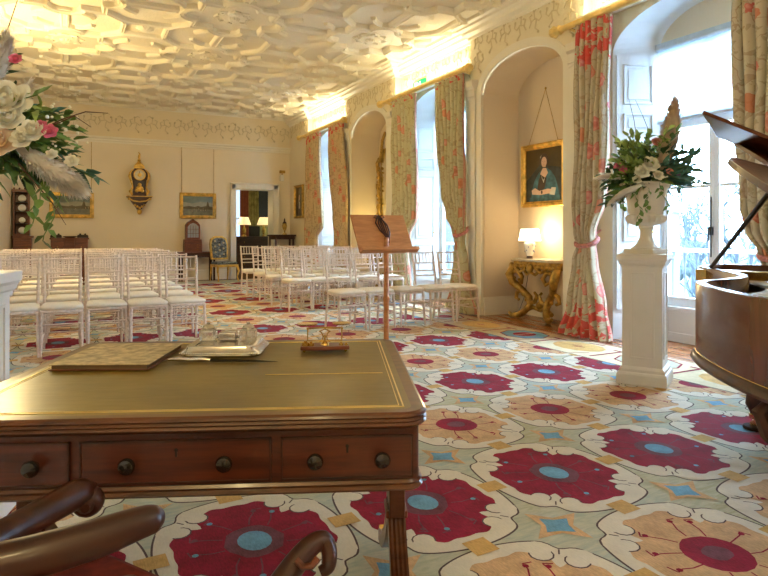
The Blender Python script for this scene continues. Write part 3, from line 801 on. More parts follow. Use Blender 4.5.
for sd in (-1, 1):
    for x0, x1 in ((-hx+.035, -.215), (-.195, .195), (.215, hx-.035)):
        yf = sd*(hy-.02)
        b = MB(); y0, y1 = sorted((yf+sd*.001, yf+sd*.006)); z0, z1 = AZ0+.018, AZ1-.014
        b.box(x0, x1, y0, y1, z0, z1)
        dr = b.build('drawer', M['deskw'], desk, bevel=.002)
        b = MB(); y2 = yf+sd*.0085
        ya, yb = sorted((y0 if sd > 0 else y1, y2))
        for q in ((x0, x1, z0, z0+.004), (x0, x1, z1-.004, z1), (x0, x0+.004, z0, z1), (x1-.004, x1, z0, z1)): b.box(q[0], q[1], ya, yb, q[2], q[3])
        b.build('cockbead', M['mahogd'], dr)
        zc = (z0+z1)/2
        ks = (x0+.26*(x1-x0), x1-.24*(x1-x0))
        for kx in ks:
            b = MB(T((kx, yf+sd*.006, zc), 0, sd*-PI/2 if sd > 0 else PI/2)); b.lathe([(.008, 0), (.007, .008), (.014, .012), (.0165, .018), (.0175, .024), (.0145, .030), (.007, .033), (.001, .0335)], 20)
            b.build('knob', M['blackwood'], dr)
        b = MB(); kx = (x0+x1)/2; ya, yb = sorted((yf+sd*.006, yf+sd*.0075)); b.box(kx-.0022, kx+.0022, ya, yb, zc+.010, zc+.022); b.ball((kx, (ya+yb)/2, zc+.024), .004, 8, 5, (1, .3, 1))
        b.build('keyhole', M['black'], dr)
for s in (-1, 1):                                # trestle ends with reeded sabre legs
    x = s*(hx-.032)
    b = MB(); b.box(x-.022, x+.022, -.055, .055, .33, AZ0-.004); b.box(x-.028, x+.028, -.20, .20, AZ0-.035, AZ0-.008)
    b.tube([(x-.018, .055, .52), (x-.018, .13, .56), (x-.018, .18, AZ0-.03)], .014, 6); b.tube([(x-.018, -.055, .52), (x-.018, -.13, .56), (x-.018, -.18, AZ0-.03)], .014, 6)
    b.build('end_standard', M['reed'], desk, bevel=.004)
    b = MB(); b.box(x-.030, x+.030, -.045, .045, .325, .345); b.build('standard_collar', M['mahog'], desk, bevel=.003)
    for e in (-1, 1):
        b = MB(); prof = []
        n = 14
        for i in range(n+1):
            t = i/n; yy = e*(.02+.40*t**1.15); zz = .33-.27*t+.075*math.sin(PI*t)*(-1)*.6
            prof.append((yy, max(zz, .045), .058*(1-.45*t)))
        R5 = []
        for (yy, zz, w) in prof:
            R5.append([b.v((x-.024+.048*q/8, yy, zz+(w/2)+(.004 if q % 2 else 0))) for q in range(9)]+[b.v((x+.024, yy-e*w*.2, zz-w/2)), b.v((x-.024, yy-e*w*.2, zz-w/2))])
        for r1, r2 in zip(R5[:-1], R5[1:]):
            for q in range(11): b.f([r1[q], r1[(q+1) % 11], r2[(q+1) % 11], r2[q]])
        b.f(R5[0]); b.f(R5[-1][::-1]); b.build('leg', M['reed'], desk, smooth=20)
        yy = e*.415
        b = MB(); b.box(x-.02, x+.02, min(yy-e*.03, yy+e*.035), max(yy-e*.03, yy+e*.035), .042, .078); b.tube([(x, yy+e*.03, .05), (x, yy+e*.04, .035)], .010, 8)
        b.tube([(x-.014, yy+e*.045, .022), (x+.014, yy+e*.045, .022)], .021, 14); b.build('castor', M['brass'], desk, bevel=.003)
b = MB(); b.tube([(-hx+.045, 0, .45), (hx-.045, 0, .45)], [.018]*2, 10); b.build('stretcher', M['mahogd'], desk)
def dk(x, y): p = dc + Wv*x + Dv*y; return (p.x, p.y)
def dloc(px, py, z):                              # world point at height z from table plan
    return (px, py, z)
TT = .7606
# album
pa = Vector((.140, 2.03)); AL = math.radians(25)
g = empty('leather_album', (pa.x, pa.y, TT), -AL, 'closed album in mottled tan leather lying at the back left of the writing table', 'book')
b = MB(); b.box(-.137, .137, -.165, .165, .014, .017); b.build('cover', plain('mottled_tan_leather', (.46, .36, .20), .6, 0, .45, 40, .3), g, bevel=.002)
b = MB(); b.box(-.137, .137, -.165, .165, 0, .003); b.build('cover', M['mahog'], g, bevel=.001)
b = MB(); b.box(-.13, .13, -.160, .160, .003, .014); b.build('pages', plain('browned_page_edges', (.16, .10, .05), .8), g)
# ink stand
pi_ = Vector((.452, 2.02))
g = empty('inkstand', (pi_.x, pi_.y, TT), -AL, 'silver inkstand with two cut glass inkwells on the writing table', 'inkstand')
b = MB(); b.mold(rrect(-.10, .10, -.10, .10, .02), [(-.02, .0), (-.025, .006), (-.02, .012), (-.008, .020), (-.004, .030), (0, .032), (.02, .030)], True); b.box(-.10, .10, -.10, .10, .012, .028); b.build('tray', M['steel'], g)
b = MB()
for i in range(34): b.ball((-.115+i*.007, -.119, .012), .0042, 6, 4)
b.build('gadroon_edge', M['steel'], g)
b = MB(); b.tube([(-.05, .03, .062), (.06, .03, .062)], .003, 6); b.tube([(-.05, .03, .03), (-.05, .03, .062)], .003, 6); b.tube([(.06, .03, .03), (.06, .03, .062)], .003, 6); b.build('pen_rail', M['steel'], g)
for s in (-1, 1):
    b = MB(); x = s*.065; b.box(x-.026, x+.026, .0, .052, .030, .066); w = b.build('inkwell', M['cutglass'], g, bevel=.008)
    b = MB(); b.lathe([(.020, .066), (.021, .070), (.016, .078), (.006, .082), (.006, .086), (.001, .088)], 16, (x, .026, 0)); b.build('lid', M['steel'], w)
b = MB(); b.box(-.028, .028, .002, .05, .030, .056); b.build('sand_box', M['steel'], g, bevel=.004)
# quill pen / paper knife
g = empty('paper_knife', (.395, 1.845, TT), -math.radians(29), 'slim paper knife with a chased silver handle in front of the inkstand', 'paper knife')
b = MB(); b.tube([(-.155, 0, .006), (-.12, 0, .008), (-.09, 0, .006), (-.06, 0, .008), (-.03, 0, .006)], [.004, .008, .006, .008, .004], 8); b.build('handle', M['steel'], g)
b = MB(); b.tube([(-.03, 0, .005), (.1, 0, .004), (.17, 0, .002)], [.004, .0035, .0005], 4, sx=1.5); b.build('blade', M['black'], g)
# letter scales
g = empty('letter_scales', (.735, 1.875, TT), -math.radians(20), 'small brass letter scales on a wooden plinth at the back of the writing table', 'scales')
b = MB(); b.prism([(-.078, -.03), (-.05, -.036), (0, -.042), (.05, -.036), (.078, -.03), (.078, .03), (.05, .036), (0, .042), (-.05, .036), (-.078, .03)], .006, .018); b.build('plinth', M['mahog'], g, bevel=.003)
b = MB()
for x in (-.066, .066):
    for y in (-.024, .024): b.ball((x, y, .004), .005, 8, 5)
b.build('feet', M['brass'], g)
b = MB(); b.tube([(0, 0, .018), (0, 0, .05)], .004, 8)
for s in (-1, 1): b.tube([(s*.004, 0, .03)]+[(s*(.018-.012*math.cos(t)), 0, .045+.016*math.sin(t)) for t in [PI*i/6-PI/2 for i in range(7)]]+[(0, 0, .07)], .0022, 6)
b.lathe([(.014, .018), (.012, .024), (.006, .028)], 12); b.build('column', M['brass'], g)
bm_ = MB(); bm_.tube([(-.055, 0, .072), (0, 0, .074), (.055, 0, .072)], .0028, 6); bm_.tube([(-.055, -.012, .072), (-.055, .012, .072)], .004, 6); bm_.tube([(.055, -.012, .072), (.055, .012, .072)], .004, 6)
for s in (-1, 1): bm_.tube([(s*.055, 0, .072), (s*.055, 0, .03)], .002, 6)
bm_.tube([(-.055, 0, .032), (.055, 0, .032)], .002, 5); bm_.build('beam', M['giltd'], g)
b = MB(); b.lathe([(.001, .084), (.030, .084), (.034, .088), (.030, .087), (.001, .086)], 20, (-.055, 0, 0)); b.build('letter_pan', M['brass'], g)
b = MB(); b.lathe([(.001, .084), (.026, .084), (.032, .088), (.026, .087), (.001, .086)], 20, (.055, 0, 0)); b.build('weight_pan', M['brass'], g)
for i, r in enumerate((.011, .009, .007, .0055)):
    b = MB(); b.lathe([(r, .018), (r, .018+r), (r*.4, .018+r*1.1), (r*.5, .018+r*1.5), (.001, .018+r*1.6)], 10, (-.062+i*.018 if i < 2 else .02+i*.016, -.016, 0)); b.build('weight', M['brass'], g)

# ---------------------------------------------------------------- music lectern
LC = onD_ = None
lx, ly = 2.065, 4.04; LR = math.radians(2)
g = empty('music_lectern', (lx, ly, FL), LR, 'oak music lectern on a slender post standing just behind the writing table', 'lectern')
b = MB(); b.lathe([(.03, .04), (.026, .06), (.020, .10), (.018, .5), (.020, .62), (.026, .64), (.020, .66), (.018, .9), (.023, 1.02), (.018, 1.04), (.018, 1.09)], 14); b.build('post', M['lecw'], g)
b = MB()
for k in range(3):
    a = PI/2+k*2*PI/3+.5
    b.tube([(.02*math.cos(a), .02*math.sin(a), .10), (.12*math.cos(a), .12*math.sin(a), .085), (.20*math.cos(a), .20*math.sin(a), .025)], [.022, .018, .015], 8)
b.build('tripod_base', M['lecw'], g)
Lm = T((0, -.02, .985), 0, 0) @ Matrix.Rotation(math.radians(-30), 4, 'X')
b = MB(Lm); b.box(-.225, .225, .0, .014, 0, .315); bd = b.build('music_board', M['lecw'], g, bevel=.003)
b = MB(Lm); b.box(-.23, .245, -.05, .0, -.012, .004); b.box(-.23, .245, -.055, -.045, -.012, .014); b.build('ledge', M['lecw'], g, bevel=.003)
st = empty('page_holder_straps', (lx, ly, FL+1.26), LR, 'dark twisted leather straps hanging over the top of the lectern board', 'straps')
ML = T((0, 0, -1.26)) @ Lm; b = MB(ML)
for i, (dx, L, w) in enumerate(((-.035, .19, .012), (-.015, .215, .004), (.0, .235, 0), (.012, .225, -.01), (.028, .20, -.03))):
    b.tube([(0, -.006, .305), (dx*.5, -.012, .285), (dx*1.2, -.012, .305-L*.35), (dx*.9+.012, -.011, .305-L*.7), (.028, -.009, .305-L)], .0052, 6)
for s in (-1, 1): b.tube([(0, -.008, .296), (s*.03, -.014, .302), (s*.045, -.012, .285), (s*.02, -.014, .275), (0, -.01, .29)], .004, 6)
b.tube([(.02, -.01, .27), (.05, -.012, .22), (.055, -.012, .16), (.035, -.01, .10)], .006, 6)
b.tube([(0, -.006, .300), (0, .008, .31), (0, .024, .29)], .006, 6)
b.build('strap_bundle', plain('dark_leather', (.06, .022, .018), .4, 0, .3), st)

# ---------------------------------------------------------------- pedestals and urns
def pedestal(x, y, rz, label):
    g = empty('pedestal', (x, y, FL), rz, label, 'pedestal', 'white panelled flower pedestals'); H = .965
    b = MB(); q = .139
    sq = [(-q, -q), (q, -q), (q, q), (-q, q)]
    b.mold(sq, [(0, .0), (-.035, 0), (-.035, .07), (-.028, .085), (-.02, .09), (-.018, .11), (-.006, .125), (0, .13)], True); b.box(-.14, .14, -.14, .14, 0, .05); b.build('base', M['pedw'], g, smooth=25)
    b = MB(); b.box(-q, q, -q, q, .0, H-.03); sh = b.build('shaft', M['pedw'], g)
    b = MB()
    for k in range(4):
        bb = b; b.X = T((0, 0, 0), k*PI/2)
        z0, z1, xx = .19, .83, .085
        for (a0, a1, c0, c1) in ((-xx, xx, z0, z0+.012), (-xx, xx, z1-.012, z1), (-xx, -xx+.012, z0, z1), (xx-.012, xx, z0, z1)): bb.box(a0, a1, -q-.007, -q, c0, c1)
    b.build('panel_moulding', M['pedw'], sh, bevel=.003)
    b = MB(); b.mold(sq, [(0, H-.10), (-.008, H-.10), (-.010, H-.085), (-.02, H-.075), (-.024, H-.055), (-.036, H-.04), (-.036, H-.004), (-.03, H), (.14, H)], True); b.build('cap', M['pedw'], g, smooth=25)
    return g
def urn(x, y, label):
    g = empty('stone_urn', (x, y, FL+.966), .2, label, 'urn', 'urns on the flower pedestals')
    b = MB(); b.box(-.115, .115, -.115, .115, 0, .035); b.build('plinth', M['stone'], g, bevel=.004)
    b = MB(); b.lathe([(.105, .035), (.105, .045), (.085, .055), (.06, .085), (.046, .12), (.042, .16), (.044, .185), (.056, .19), (.056, .20), (.05, .205), (.05, .212)], 32); b.build('foot', M['stone'], g)
    b = MB(); b.lathe([(.05, .21), (.085, .215), (.122, .235), (.136, .262), (.132, .285), (.112, .30)], 64, flute=22, famp=.09, fr=(.22, .29)); b.build('gadrooned_bowl', M['stone'], g)
    b = MB(); b.lathe([(.115, .298), (.120, .31), (.127, .38), (.138, .44), (.156, .49), (.172, .512), (.186, .518), (.190, .527), (.184, .535), (.15, .53), (.12, .46), (.001, .44)], 64, flute=22, famp=.05, fr=(.305, .46)); b.build('bell', M['stone'], g)
    return g
PX, PY = 3.90, 3.30
pedestal(PX-.01, PY, -math.radians(58.5), 'white panelled pedestal standing between the tied curtain and the piano')
urn(PX, PY, 'fluted stone coloured urn holding flowers on the pedestal near the piano')
QX, QY = -.395, 2.91
pedestal(QX, QY, -math.radians(15), 'white panelled pedestal at the left edge of the photo behind the writing table')
urn(QX, QY, 'fluted urn under the flowers at the left edge, almost outside the photo')

# ---------------------------------------------------------------- flower arrangements
GR = [plain('leaf_deep', (.05, .13, .045), .5, 0, .4, 9), plain('leaf_mid', (.15, .28, .07), .5, 0, .35, 9), plain('leaf_teal', (.08, .22, .17), .5, 0, .3, 9), plain('leaf_lime', (.34, .48, .13), .5, 0, .3, 9)]
PW = plain('petal_ivory', (.88, .86, .72), .6, 0, .06, 20); PP = plain('petal_pink', (.80, .22, .34), .6, 0, .2, 20); PC = plain('petal_coral', (.80, .36, .26), .6, 0, .15, 20); PU = plain('petal_purple', (.35, .12, .30), .6, 0, .3, 20)
def fluff(name, c, k=.5):
    m, nt, b = new_mat(name); nt.nodes.remove(b); o = nt.nodes['Material Output']
    d = N(nt, 'ShaderNodeBsdfDiffuse'); d.inputs[0].default_value = rgba(c); t = N(nt, 'ShaderNodeBsdfTranslucent'); t.inputs[0].default_value = rgba(c)
    x = N(nt, 'ShaderNodeMixShader'); x.inputs[0].default_value = k
    nt.links.new(d.outputs[0], x.inputs[1]); nt.links.new(t.outputs[0], x.inputs[2]); nt.links.new(x.outputs[0], o.inputs[0]); return m
PAM = fluff('pampas', (.90, .74, .56)); PAMW = fluff('pampas_white', (.97, .93, .86)); TWIG = plain('twig', (.12, .06, .04), .7)
def leaf(mb, p, d, L, w, droop=.2):
    d = d.normalized(); s = d.cross(Vector((0, 0, 1)))
    if s.length < .05: s = Vector((1, 0, 0))
    s.normalize(); s = (Matrix.Rotation(random.uniform(-1, 1), 3, d) @ s); nrm = s.cross(d)
    P_ = [p, p+d*L*.3+s*w*.45+nrm*w*.1, p+d*L*.65+s*w*.38-nrm*w*.0-Vector((0, 0, droop*L*.3)), p+d*L-Vector((0, 0, droop*L)), p+d*L*.65-s*w*.38-Vector((0, 0, droop*L*.3)), p+d*L*.3-s*w*.45+nrm*w*.1]
    mid1 = p+d*L*.3-nrm*w*.12; mid2 = p+d*L*.65-nrm*w*.1-Vector((0, 0, droop*L*.3))
    v = [mb.v(q) for q in P_]; m1 = mb.v(mid1); m2 = mb.v(mid2)
    mb.f([v[0], v[1], m1]); mb.f([v[0], m1, v[5]]); mb.f([v[1], v[2], m2, m1]); mb.f([m1, m2, v[4], v[5]]); mb.f([v[2], v[3], m2]); mb.f([m2, v[3], v[4]])
def rose(mb, c, r, d=Vector((0, -.5, .8)), layers=5):
    """crinkled cups of petals nested in one another"""
    d = d.normalized(); a = d.orthogonal().normalized(); e = d.cross(a); c = Vector(c); n = 30
    for L, (R_, h, k) in enumerate(((.22, .50, 3), (.42, .55, 4), (.64, .46, 5), (.84, .26, 6), (1.05, .02, 6))):
        ph = random.uniform(0, 6); rings = []
        for (rr, hh, cr) in ((.12, -.25, 0), (R_*.75, h*.25-.12, .05), (R_*.96, h-.10, .10), (R_*(.90 if L < 2 else 1.06), h, .16)):
            ring = []
            for q in range(n):
                t = 2*PI*q/n; m = abs(math.sin(k*t/2+ph))
                f = 1+cr*(m-.6)*1.6
                ring.append(mb.v(c+(a*math.cos(t)+e*math.sin(t))*r*rr*f+d*r*(hh-cr*(1-m)*.9)))
            rings.append(ring)
        for A_r, B_r in zip(rings[:-1], rings[1:]):
            for q in range(n): mb.f([A_r[q], A_r[(q+1) % n], B_r[(q+1) % n], B_r[q]])
    mb.ball(c+d*r*.25, r*.16, 8, 6)
def plume(mb, pts, r, n=700, L=.05):
    pts = [Vector(p) for p in pts]
    for i in range(n):
        t = random.random()**.8; k = t*(len(pts)-1); j = min(int(k), len(pts)-2); p = pts[j].lerp(pts[j+1], k-j); ax = (pts[j+1]-pts[j]).normalized()
        a = random.uniform(0, 2*PI); o = ax.orthogonal().normalized(); o = Matrix.Rotation(a, 3, ax) @ o
        R_ = r*math.sin(PI*min(1, .10+.88*t))**.6*random.uniform(.55, .9)
        q = p+o*R_*1.15+ax*L*random.uniform(.4, 1.1)-Vector((0, 0, .012)); s = ax.cross(o)*.0017
        mb.f([mb.v(p-s+o*R_*.1), mb.v(p+s+o*R_*.1), mb.v((p+q)/2+o*R_*.2+s), mb.v(q), mb.v((p+q)/2+o*R_*.2-s)])
    n2 = 14; P2 = []; R2 = []
    for i in range(n2+1):
        k = i/n2*(len(pts)-1); j = min(int(k), len(pts)-2); P2.append(pts[j].lerp(pts[j+1], k-j)); R2.append(.003+r*.62*math.sin(PI*min(1, .06+.92*i/n2))**.7*random.uniform(.85, 1.1))
    mb.tube(P2, R2, 9)
def arrangement(x, y, z, seed, label, R, U, spec):
    """R: direction towards photo right, U: towards the camera"""
    random.seed(seed)
    g = empty('floral_arrangement', (x, y, z), 0, label, 'flower arrangement', 'flower arrangements on the pedestals')
    W = lambda a, b_, c: Vector((R.x*a+U.x*b_, R.y*a+U.y*b_, c))
    mbs = [MB() for _ in GR]; stems = MB()
    for (a0, a1, c0, c1, nn, kind) in spec['stems']:
        for _ in range(nn):
            tip = W(random.uniform(a0, a1), random.uniform(-.22, .24), random.uniform(c0, c1)); base = W(tip.x*.1, 0, .0)
            base = Vector((tip.x*.12, tip.y*.12, -.01)); mid = (base+tip)*.5+Vector((0, 0, .06))
            stems.tube([base, mid, tip], .0022, 4, False)
            kk = random.choice(kind)
            for q in range(spec.get('lv', 11)):
                t = .25+.75*q/10; p = base.lerp(mid, t*2) if t < .5 else mid.lerp(tip, t*2-1)
                d = (tip-base).normalized()+Vector((random.uniform(-1, 1), random.uniform(-1, 1), random.uniform(-.5, .8)))*.9
                s = spec.get('ls', 1)
                leaf(mbs[kk], p, d, random.uniform(.045, .085)*s, random.uniform(.022, .04)*s, random.uniform(0, .5))
    stems.build('stems', GR[1], g)
    for k, mb in enumerate(mbs):
        if len(mb.bm.verts): mb.build('foliage', GR[k], g, recalc=False)
        else: mb.bm.free()
    for (a, b_, c, r, mt, nm) in spec['flowers']:
        mb = MB(); rose(mb, W(a, b_, c), r, W(a*.6, .9, .5)); mb.build(nm, mt, g, recalc=False)
    for (pts, r, n, mt, L) in spec['plumes']:
        mb = MB(); plume(mb, [W(*p) for p in pts], r, n, L); mb.build('pampas_plume', mt, g, recalc=False)
    mb = MB()
    for pts in spec['twigs']: mb.tube([W(*p) for p in pts], [.0032]+[.0022]*(len(pts)-2)+[.001], 5)
    mb.build('bare_twigs', TWIG, g)
    for (a, b_, c, nn, sp) in spec['trail']:
        mb = MB(); p = W(a, b_, c); p0 = p.copy(); pp = []
        for q in range(nn):
            p = p+W(random.uniform(-.02, .02)+sp, .004, -.022)
            pp.append(p.copy()); leaf(mb, p, Vector((random.uniform(-1, 1), random.uniform(-1, 1), -.6)), .045, .036, .2)
        mb.tube([p0]+pp, .0018, 4); mb.build('ivy_trail', GR[1], g, recalc=False)
    mb = MB()
    for _ in range(spec.get('buds', 40)):
        mb.ball(W(random.uniform(*spec['bx']), random.uniform(.0, .25), random.uniform(*spec['bz'])), random.uniform(.004, .0075), 6, 4)
    mb.build('small_blossoms', PW, g)
    return g
Rr = Vector((math.cos(YAW), -math.sin(YAW))); Uu = Vector((-math.sin(YAW), -math.cos(YAW)))
arrangement(PX, PY, FL+1.47, 5, 'loose arrangement of ivory and pink flowers with two tan pampas plumes near the piano', Rr, Uu, dict(
    ls=1.35, stems=[(-.26, .05, .0, .26, 44, (0, 1, 3)), (.02, .32, .02, .26, 44, (0, 2, 2)), (-.2, .15, .24, .40, 22, (1, 3)), (-.36, -.15, -.12, .1, 14, (1, 0)), (.2, .36, -.02, .12, 16, (2, 2))],
    flowers=[(-.05, .20, .155, .058, PW, 'peony'), (-.11, .2, .10, .05, PW, 'peony'), (.0, .22, .07, .036, PW, 'carnation'), (-.15, .2, .04, .03, PW, 'carnation'), (.04, .1, .33, .036, PC, 'rose'), (-.25, .12, .14, .034, PP, 'rose'), (-.22, .14, .11, .028, PP, 'rose'), (.12, .12, .30, .03, PW, 'carnation'), (.18, .15, .08, .022, PU, 'carnation'), (.10, .18, .10, .026, PC, 'carnation')],
    plumes=[([(.10, .08, .14), (.13, .08, .30), (.16, .08, .46), (.185, .08, .64)], .088, 1500, PAM, .07), ([(.05, .14, .12), (.08, .14, .24), (.10, .14, .40)], .075, 1000, PAM, .06), ([(-.12, .2, .0), (-.24, .2, -.05), (-.34, .2, -.12)], .035, 500, PAMW, .05), ([(-.2, .1, .06), (-.3, .1, .08), (-.40, .1, .07)], .03, 300, PAMW, .05)],
    twigs=[[(-.02, .05, .1), (-.09, .05, .35), (-.11, .05, .5), (-.15, .05, .66)], [(.02, .05, .1), (.0, .05, .42), (-.04, .05, .52), (-.10, .05, .65)], [(-.04, .05, .1), (-.16, .05, .3), (-.12, .05, .42)]],
    trail=[(-.12, .17, .0, 12, -.002), (.02, .19, .02, 9, .003), (-.24, .15, .02, 8, -.004), (-.06, .19, -.02, 7, 0)], buds=40, bx=(-.26, .1), bz=(.02, .26)))
arrangement(QX, QY, FL+1.47, 9, 'large arrangement with white lilies and drooping white pampas at the left edge of the photo', Rr, Uu, dict(ls=1.1,
    stems=[(-.25, .3, .0, .22, 36, (0, 1, 2)), (.1, .42, -.05, .13, 40, (0, 1)), (.15, .46, .06, .20, 12, (1, 3)), (.2, .46, -.18, .0, 22, (2, 1, 0)), (-.1, .25, .2, .36, 14, (0, 1)), (.0, .3, -.18, .0, 16, (0, 3))],
    flowers=[(.34, .24, .12, .075, PW, 'hydrangea'), (.25, .24, .16, .07, PW, 'hydrangea'), (.36, .26, .055, .045, PW, 'peony'), (.49, .24, .01, .026, PP, 'rose'), (.46, .24, .03, .020, PP, 'rose'), (.36, .22, .27, .02, PP, 'rose'), (.44, .26, .01, .040, PW, 'lily'), (.41, .27, -.02, .034, PW, 'lily'), (.34, .28, -.03, .055, PAM, 'chrysanthemum'), (.55, .2, -.09, .022, PW, 'carnation'), (.50, .24, -.07, .018, PW, 'carnation')],
    plumes=[([(.36, .2, -.04), (.45, .2, -.10), (.53, .2, -.15), (.58, .2, -.185)], .058, 1100, PAMW, .05), ([(.30, .15, .08), (.34, .15, .14), (.37, .15, .20)], .03, 420, PAMW, .04), ([(.2, .1, .2), (.23, .1, .30), (.25, .1, .38)], .05, 600, PAMW, .06)],
    twigs=[[(.18, .1, .1), (.22, .1, .30), (.27, .1, .44), (.33, .1, .62)], [(.4, .2, .0), (.52, .2, .06), (.60, .2, .085), (.68, .2, .08)], [(.4, .2, .0), (.56, .2, .07), (.62, .2, .03)], [(.36, .2, -.1), (.48, .2, -.24), (.53, .2, -.32)]],
    trail=[(.46, .2, -.14, 8, .002), (.50, .18, -.18, 9, .003), (.16, .2, -.12, 7, 0)], buds=46, bx=(.3, .56), bz=(-.12, .12)))

# ---------------------------------------------------------------- grand piano
SP = Vector((1.75, .55)); ax = Vector((.970, .242)); pn = Vector((-.242, .970)); PAN = math.atan2(ax.y, ax.x)
g = empty('grand_piano', (SP.x-.018, SP.y+.008, FL), PAN, 'old rosewood grand piano with raised lid at the right edge', 'piano')
# local frame: x along the spine, y across towards the bent side
def loc(wx, wy): d = Vector((wx, wy))-SP; return (d.dot(ax), d.dot(pn))
ctrl = [loc(*p) for p in ((1.74, .95), (1.86, 1.20), (2.02, 1.43), (2.14, 1.56), (2.225, 1.625), (2.33, 1.655), (2.46, 1.66), (2.62, 1.70), (2.76, 1.80), (2.90, 1.95), (3.05, 2.14), (3.17, 2.29), (3.27, 2.38), (3.40, 2.43))]
def smooth_open(P_, it=2):
    for _ in range(it):
        Q = [P_[0]]
        for a, c_ in zip(P_[:-1], P_[1:]): Q += [(a[0]*.75+c_[0]*.25, a[1]*.75+c_[1]*.25), (a[0]*.25+c_[0]*.75, a[1]*.25+c_[1]*.75)]
        P_ = Q+[P_[-1]]
    return P_
bent = smooth_open([(.06, .0), (.0, .10), (-.02, .25)]+ctrl, 2)+[(2.28, 1.42), (2.28, 0)]
PT, PB = .95-FL, .655-FL
b = MB(); rim = bent[:]
b.mold(rim, [(.0, PB+.03), (.0, PT-.006), (-.004, PT), (-.034, PT), (-.038, PT-.006), (-.038, PT-.12)], True)
b.build('rim', M['piano'], g, smooth=35)
b = MB(); b.mold(rim, [(-.02, PB), (.012, PB), (.018, PB+.012), (.012, PB+.028), (.004, PB+.034), (.0, PB+.036)], True)
b.build('rim_moulding', M['mahogd'], g)
b = MB(); b.mold(rim, [(.0015, PB+.037), (.003, PB+.039), (.0015, PB+.041)], True); b.build('brass_stringing', M['brass'], g)
b = MB(); b.poly([(x, y, PB+.01) for x, y in bent]); b.build('bottom_board', M['mahogd'], g)
def inset(P_, d):
    out = []
    n = len(P_)
    for i in range(n):
        a, c_, e = Vector(P_[i-1]), Vector(P_[i]), Vector(P_[(i+1) % n]); t = (e-a).normalized(); out.append(tuple(c_+Vector((t.y, -t.x))*d))
    return out
ins = inset(bent, .045)
b = MB(); b.poly([(x, y, PT-.10) for x, y in ins]); b.build('soundboard', plain('spruce', (.45, .25, .10), .4), g)
b = MB(); b.poly([(x, y, PT-.055) for x, y in inset(bent, .10)]); b.build('iron_plate', M['giltd'], g)
b = MB()
for i in range(26): 
    t = i/25*.75; b.tube([(1.75, .15+1.15*t, PT-.048), (.15+1.2*t**1.1, .12+.8*t, PT-.048)], .0016, 3)
b.build('strings', M['steel'], g)
b = MB(); b.box(1.72, 1.80, .06, 1.34, PT-.07, PT-.01); b.build('pin_block', M['brass'], g, bevel=.004)
b = MB(); b.box(1.95, 2.26, .08, 1.34, PT-.12, PT-.10); b.build('keybed', M['mahogd'], g)
b = MB(); b.box(2.05, 2.22, .10, 1.30, PT-.10, PT-.085); b.build('keys', M['china'], g)
def pleg(x, y):
    b = MB(); b.lathe([(.055, PB+.005), (.075, PB-.03), (.095, PB-.06), (.075, PB-.09), (.05, PB-.11), (.07, PB-.14), (.06, PB-.2), (.042, PB-.32), (.035, PB-.42), (.045, PB-.45), (.05, .14), (.035, .11), (.026, .09)], 24, (x, y, 0), 8, .10, (PB-.42, PB-.01))
    for k in range(4):
        a = k*PI/2+PI/4
        b.tube([(x+.05*math.cos(a), y+.05*math.sin(a), PB-.16), (x+.11*math.cos(a), y+.11*math.sin(a), PB-.10), (x+.13*math.cos(a), y+.13*math.sin(a), PB-.04), (x+.10*math.cos(a), y+.10*math.sin(a), PB-.015), (x+.08*math.cos(a), y+.08*math.sin(a), PB-.04)], .022, 8)
    l = b.build('leg', M['mahogd'], g)
    b = MB(); b.lathe([(.028, .09), (.034, .085), (.03, .06), (.02, .055)], 16, (x, y, 0)); b.tube([(x-.012, y, .026), (x+.012, y, .026)], .026, 14); b.build('castor', M['brass'], l)
    b = MB(); b.lathe([(.060, .0), (.064, .006), (.060, .018), (.04, .02)], 20, (x, y, 0)); b.build('castor_cup', plain('dark_cup_wood', (.03, .012, .006), .8, spec=.1), l)
lf = loc(3.52, 2.20); pleg(*lf); pleg(2.12, .16)
pleg(.30, .44)
b = MB(); b.box(1.62, 1.68, .60, .66, .12, PB+.01); b.box(1.62, 1.68, .84, .90, .12, PB+.01); b.box(1.58, 1.72, .55, .95, .10, .15)
b.build('pedal_lyre', M['mahogd'], g, bevel=.006)
b = MB()
for yy in (.68, .82): b.tube([(1.60, yy, .12), (1.80, yy, .09), (1.86, yy, .08)], .014, 6)
b.build('pedals', M['brass'], g)
# lid hinged on the spine
PHI = math.radians(29); XM = 1.80
lidp = [p for p in bent if p[0] <= XM and p[1] > 0.0]
lidp = [(XM, 0)]+[(0.06, 0)]+[p for p in lidp if p != (0.06, 0)]+[(XM, [p for p in bent if p[0] <= XM][-1][1]+.02)]
Lx = T((0, 0, PT+.012)) @ Matrix.Rotation(PHI, 4, 'X')
b = MB(Lx); b.prism(lidp[::-1], 0, .022); b.build('lid', M['piano'], g, bevel=.003)
b = MB(Lx @ T((XM, 0, .024)) @ Matrix.Rotation(math.radians(-163), 4, 'Y')); b.box(0, .33, .02, 1.44, 0, .018); b.build('lid_flap', M['piano'], g, bevel=.003)
b = MB()
p0 = Vector((*loc(3.20, 2.27), PT-.03)); yl = .86; p1 = Vector((1.15, yl*math.cos(PHI), PT+.012+yl*math.sin(PHI)))
b.tube([p0, p1], .011, 8); b.build('lid_prop', M['black'], g)

